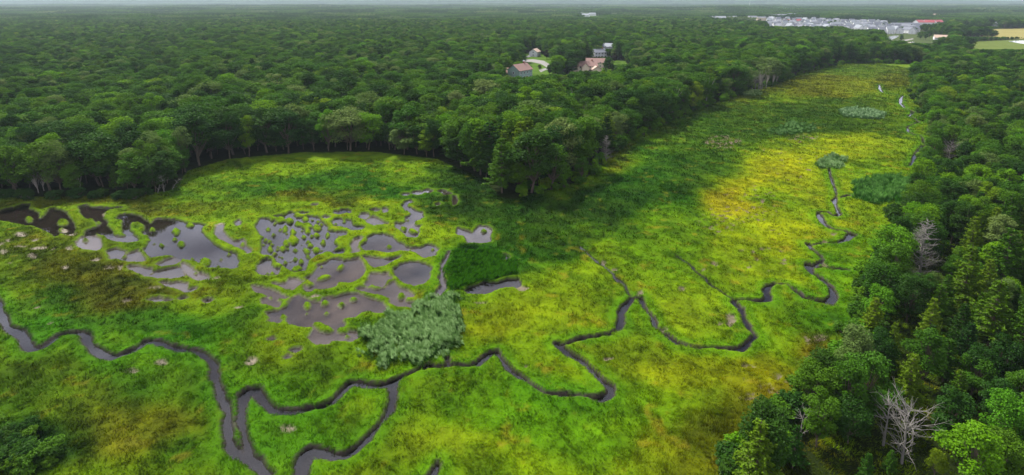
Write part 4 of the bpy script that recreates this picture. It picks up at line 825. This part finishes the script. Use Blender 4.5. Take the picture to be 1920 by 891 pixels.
def roof_np(x0, x1, y0, y1, z1, rise, ax='x', ov=.5, th=.18):
    ym = (y0+y1)/2; xm = (x0+x1)/2; V = []; Fc = []
    for sgn in (-1, 1):
        s = len(V)
        if ax == 'x':
            ye = (y0-ov) if sgn < 0 else (y1+ov); zl = z1-rise*ov/((y1-y0)/2); a = [(x0-ov, ye, zl), (x1+ov, ye, zl), (x1+ov, ym, z1+rise), (x0-ov, ym, z1+rise)]
        else:
            xe = (x0-ov) if sgn < 0 else (x1+ov); zl = z1-rise*ov/((x1-x0)/2); a = [(xe, y0-ov, zl), (xe, y1+ov, zl), (xm, y1+ov, z1+rise), (xm, y0-ov, z1+rise)]
        V += [(p[0], p[1], p[2]+.02) for p in a]+[(p[0], p[1], p[2]+th) for p in a]
        Fc += [(s,s+1,s+2,s+3),(s+4,s+7,s+6,s+5),(s,s+4,s+5,s+1),(s+1,s+5,s+6,s+2),(s+2,s+6,s+7,s+3),(s+3,s+7,s+4,s)]
    return V, Fc
HC = {}
def house(pxx, pyy, key, W, D, hw, rise, wm, rm, rz, label, group=None, wings=(), wins=2, floors=2, door=True, chim=False, name='house', sc=1):
    """gabled house built once per key, copied after; windows are parts"""
    x, y = ground(pxx, pyy)
    r = bpy.data.objects.new(name, None); C.objects.link(r); r.location = (x, y, .38); r.rotation_euler = (0, 0, rz); r.scale = (sc,)*3
    if key not in HC:
        P = []
        P.append(('wall', mesh_py('wall', *gable_np(-W/2, W/2, -D/2, D/2, 0, hw, rise), wm), None)); P.append(('roof', mesh_py('roof', *roof_np(-W/2, W/2, -D/2, D/2, hw, rise), rm), None))
        for (x0, x1, y0, y1, h2, r2, ax, m1, m2) in wings:
            P.append(('wing', mesh_py('wing', *gable_np(x0, x1, y0, y1, 0, h2, r2, ax), m1), None)); P.append(('roof', mesh_py('roof', *roof_np(x0, x1, y0, y1, h2, r2, ax), m2), None))
        wv = mesh_py('window', *boxes([(-.5, .5, -.05, .03, 0, 1.4)]), M_glass); fv = mesh_py('frame', *boxes([(-.62, -.5, -.07, .03, -.1, 1.5), (.5, .62, -.07, .03, -.1, 1.5), (-.5, .5, -.07, .03, 1.4, 1.5), (-.5, .5, -.07, .03, -.1, 0)]), M_trim)
        for s in (-1, 1):
            for f in range(floors):
                for i in range(wins): P.append(('window', wv, ((-W/2+W*(i+.5)/wins, s*(D/2), 1+f*2.7), 0 if s < 0 else math.pi), fv))
        for s in (-1, 1):
            for f in range(floors): P.append(('window', wv, ((s*W/2, 0, 1+f*2.7), s*math.pi/2), fv))
        if door: P.append(('door', mesh_py('door', *boxes([(W*.0+.2, W*.0+1.2, -D/2-.06, -D/2+.02, 0, 2.1)]), M_brick), None))
        if chim: P.append(('chimney', mesh_py('chimney', *boxes([(W*.28, W*.28+.9, -.4, .5, hw, hw+rise+1.2)]), M_brick), None))
        HC[key] = P
    for p in HC[key]:
        o = link(p[0], p[1], r)
        if len(p) > 3:
            o.location = p[2][0]; o.rotation_euler = (0, 0, p[2][1])
            if not key.startswith('far'): link('frame', p[3], o)
    tag(r, label, 'house', group); return r
house(1098, 136, 'pinkA', 15, 10, 5.2, 3, M_cream, M_roofp, .15, 'cream house with several pinkish gables among the garden trees', wings=[(2, 9, -10, -5.05, 3.0, 2.2, 'y', M_cream, M_roofb), (-12, -7.55, -4, 4, 3, 2, 'x', M_cream, M_roofb), (-5, 0, -8, -5.05, 5.0, 2.3, 'y', M_cream, M_roofp)], wins=4, chim=True, sc=1.35)
house(1117, 127, 'pinkB', 17, 9, 4.6, 3.2, M_cream, M_roofp, -.1, 'long cream house with a reddish roof behind the gabled one', wins=5, sc=1.25)
house(1122, 109, 'whiteA', 13, 9, 5.6, 3, M_white, M_roofg, .35, 'white two-storey house with a dark grey roof uphill', wins=4, chim=True, wings=[(6.55, 12, -3, 3, 3, 1.8, 'x', M_white, M_roofg)], sc=1.3)
house(1138, 95, 'whiteB', 15, 10, 4.5, 3.4, M_white, M_roofl, -.5, 'white house with a pale roof, uppermost in the garden clearing', wins=3, sc=1.3)
house(975, 149, 'green', 13, 9, 6, 3.2, M_green, M_roofp, .9, 'sage green house with white windows and reddish roof at the clearing edge', wins=4, chim=True, wings=[(-6, 0, 4.55, 10, 4, 2.5, 'y', M_green, M_roofp)], sc=1.5)
house(969, 127, 'whiteC', 12, 8, 3.4, 2.4, M_white, M_roofl, .2, 'low white house with a pale roof behind the green house', wins=3, floors=1, sc=1.3)
house(1003, 106, 'whiteD', 12, 9, 5, 3, M_white, M_roofb, 1.2, 'white house half hidden behind garden trees by the driveway', wins=3, sc=1.2)
house(1763, 75, 'bung', 20, 14, 4.2, 4.6, M_white, M_roofb, -.5, 'white bungalow with a tan hipped-looking roof beside the car yard', wins=4, floors=1)
house(1865, 52, 'farm', 16, 11, 9, 6, M_white, M_roofl, 1.0, 'white farmhouse standing above the golden field', wins=3)
house(1754, 33, 'farhill', 30, 20, 8, 8, M_cream, M_roofb, .3, 'pale tan-roofed house alone on the far slope', wins=3)
# town
for i, (a, b, s) in enumerate([(1410,38,1.0),(1427,39,.9),(1442,35,1.1),(1452,35,1.0),(1466,35,1.1),(1484,34,1.2)]):
    house(a, b, 'farapt'+str(i % 2), 40, 18, 15, 5, M_cream if i % 2 else M_white, M_roofg, .1-.2*(i % 3), 'large apartment block with rows of windows along the back of the far town', 'apartment blocks behind the town', wins=7, floors=4, door=False, name='apartment_block', sc=s*.8)['category'] = 'apartment block'
house(1695, 54, 'farlong', 75, 18, 9, 6, M_white, M_roofg, .08, 'very long white building under a dark grey roof in the far town', wins=12, floors=2, door=False, name='long_building')['category'] = 'building'
for a, b, rz in ((1722, 48, .3), (1740, 48, -.2), (1757, 48, .2)):
    house(a, b, 'farred', 26, 18, 9, 7, M_white, M_roofr, rz, {1722: 'white building with a red roof, left end of the red-roofed row', 1740: 'white building with a red roof, middle of the red-roofed row', 1757: 'white building with a red roof, right end of the red-roofed row'}[a], 'red-roofed buildings', wins=5, door=False)
for a, b in ((1478, 43), (1490, 43), (1497, 42)): house(a, b, 'farredb', 18, 12, 6, 5, M_white, M_roofr, .4, 'small house with a bright red roof in the middle of the far town', 'small red-roofed town houses', wins=3)
random.seed(8); placed = []; cnt = 0
for tries in range(3000):
    a = random.uniform(1436, 1716); b = 46.5+(a-1440)/275*9.5+random.uniform(-8.5, 10); x, y = ground(a, b)
    if a > 1660 and b < 55: continue
    if any(abs(a-p)*1.0+abs(b-q)*4.2 < 12.5 for p, q in placed): continue
    placed.append((a, b)); k = cnt % 3; cnt += 1
    house(a, b, 'fartown%d' % k, [18, 15, 20][k], [12, 13, 12][k], [8.5, 9.5, 8][k], [6, 7, 6][k], [M_white, M_white, M_cream][k] if k < 2 else M_white, [M_roofg, M_roofl, M_roofg][k], random.choice([.3, .3+math.pi/2, -.2, .8])+random.uniform(-.1, .1), ['white gabled house with a dark roof in the crowded far town', 'white house with a pale grey roof in the crowded far town', 'wide white house with a dark roof in the crowded far town'][k], ['dark-roofed town houses', 'pale-roofed town houses', 'wide town houses'][k], wins=3)
    if cnt > 120: break
print('town houses', cnt)
for a, b in ((1095,29),(1103,28),(1110,30),(1125,27),(1098,32),(1160,25),(1164,26),(1337,38),(1352,38),(1372,38),(1400,16),(1432,14),(1666,10),(1708,13),(1340,14),(1650,8)):
    house(a, b, 'faroff', 34, 18, 9, 6, M_white, M_roofl, random.uniform(-.6, .6), 'distant pale building showing through the forest beyond', 'distant pale buildings', wins=3)
# garden road, drives and yards
def sheet(name, pts, m, z=.56, kind='structure'):
    P = zpoly('P', pts); me = mesh_py(name, [(p[0], p[1], z) for p in P], [tuple(range(len(P)))], m); return tag(link(name, me), kind=kind)
M_conc = mat('concrete', (.17, .165, .16), .9, .2, .15, .5); M_gravel = mat('gravel_yard', (.26, .22, .18), .95, .2, .3, .3)
sheet('road', [(978,113),(1000,112),(1020,115),(1034,124),(1040,130),(1026,128),(1014,121),(996,117),(980,118)], M_conc)
sheet('driveway', [(1010,132),(1022,129),(1040,130),(1036,133),(1024,132),(1014,137)], M_conc, .57)
sheet('path', [(986,107),(992,104),(1006,103),(1006,105),(996,107),(990,109)], M_asph, .57)
sheet('road', [(1678,78),(1692,76),(1712,72.5),(1713,74),(1695,78.5),(1680,80)], M_conc)
sheet('yard', [(1684,82),(1696,80.5),(1712,80),(1708,84),(1692,86)], M_gravel)
sheet('street', [(1436,46),(1500,47),(1600,52),(1716,60),(1716,61.2),(1600,53),(1500,48),(1436,47)], M_asph)
mw2 = mat('pond_water', (.22, .24, .26), .1, .8)
sheet('pond', [(1664,70),(1676,67.5),(1686,67.5),(1682,71),(1672,75),(1666,74)], mw2); sheet('pond', [(1890,78),(1905,76.5),(1930,77),(1930,84),(1912,82)], mw2)
# parked cars in the yard
def car(pxx, pyy, rz, m, label):
    x, y = ground(pxx, pyy); r = bpy.data.objects.new('parked_car', None); C.objects.link(r); r.location = (x, y, .58); r.rotation_euler = (0, 0, rz)
    V = [(-2.2,-.85,.3),(2.2,-.85,.3),(2.2,.85,.3),(-2.2,.85,.3),(-2.2,-.85,.85),(2.15,-.85,.8),(2.15,.85,.8),(-2.2,.85,.85)]; Fb = [(0,3,2,1),(4,5,6,7),(0,1,5,4),(1,2,6,5),(2,3,7,6),(3,0,4,7)]
    link('body', mesh_py('body', V, Fb, m), r)
    V = [(-1.9,-.8,.85),(1.1,-.8,.83),(1.1,.8,.83),(-1.9,.8,.85),(-1.4,-.65,1.45),(.4,-.65,1.45),(.4,.65,1.45),(-1.4,.65,1.45)]; link('cabin', mesh_py('cabin', V, Fb, M_glass), r)
    for sx in (-1.35, 1.35):
        for sy in (-.8, .8):
            a = [(sx+.33*math.cos(t), sy+d, .33+.33*math.sin(t)) for d in (-.1, .1) for t in [6.283*i/10 for i in range(10)]]
            link('wheel', mesh_py('wheel', a, [tuple(range(9, -1, -1)), tuple(range(10, 20))]+[(i, (i+1) % 10, 10+(i+1) % 10, 10+i) for i in range(10)], MT), r)
    tag(r, label, 'car', 'cars in the yard')
MT = mat('tyre', (.02, .02, .02), .9); M_car = mat('white_car_paint', (.8, .8, .82), .3, .5); M_card = mat('dark_car_paint', (.05, .06, .08), .3, .5)
for i, (a, b) in enumerate([(1709,81),(1712,80.4),(1724,82),(1729,83),(1734,83.5),(1738,84)]): car(a, b, .4*i, M_card if i % 3 == 2 else M_car, ('dark' if i % 3 == 2 else 'white')+' car parked on the yard below the far town')
# radio mast
x, y = ground(1405, 16); segs = []; hm = 110
for k in range(3):
    a = 2.094*k; segs.append(((1.4*math.cos(a), 1.4*math.sin(a), 0), (1.4*math.cos(a), 1.4*math.sin(a), hm), .35, .35))
br = []
for j in range(36):
    for k in range(3):
        a = 2.094*k; b = 2.094*(k+1); br.append(((1.4*math.cos(a), 1.4*math.sin(a), j*3.05), (1.4*math.cos(b), 1.4*math.sin(b), (j+1)*3.05), .14, .14))
M_mast = mat('mast_steel', (.5, .5, .52), .5, .5)
r = bpy.data.objects.new('radio_mast', None); C.objects.link(r); r.location = (x, y, .3)
link('leg', mesh_np('leg', *tube_np(segs), mats=[M_mast]), r); link('bracing', mesh_np('bracing', *tube_np(br), mats=[M_mast]), r); tag(r, 'thin pale radio mast rising above the horizon forest', 'radio mast')

# ------------------------------------------------------------------ haze
V, Fc = boxes([(-15500, 15500, -60, 14500, -3, 190)])
mh = bpy.data.materials.new('haze'); mh.use_nodes = True; n = mh.node_tree; n.nodes.clear(); o = n.nodes.new('ShaderNodeOutputMaterial'); v = n.nodes.new('ShaderNodeVolumePrincipled')
v.inputs['Color'].default_value = (.42, .52, .60, 1); v.inputs['Density'].default_value = .00007; v.inputs['Anisotropy'].default_value = .2
n.links.new(v.outputs[0], o.inputs['Volume'])
tag(link('haze', mesh_py('haze', V, Fc, mh)), 'thin pale haze in the distance', 'haze', kind='stuff')
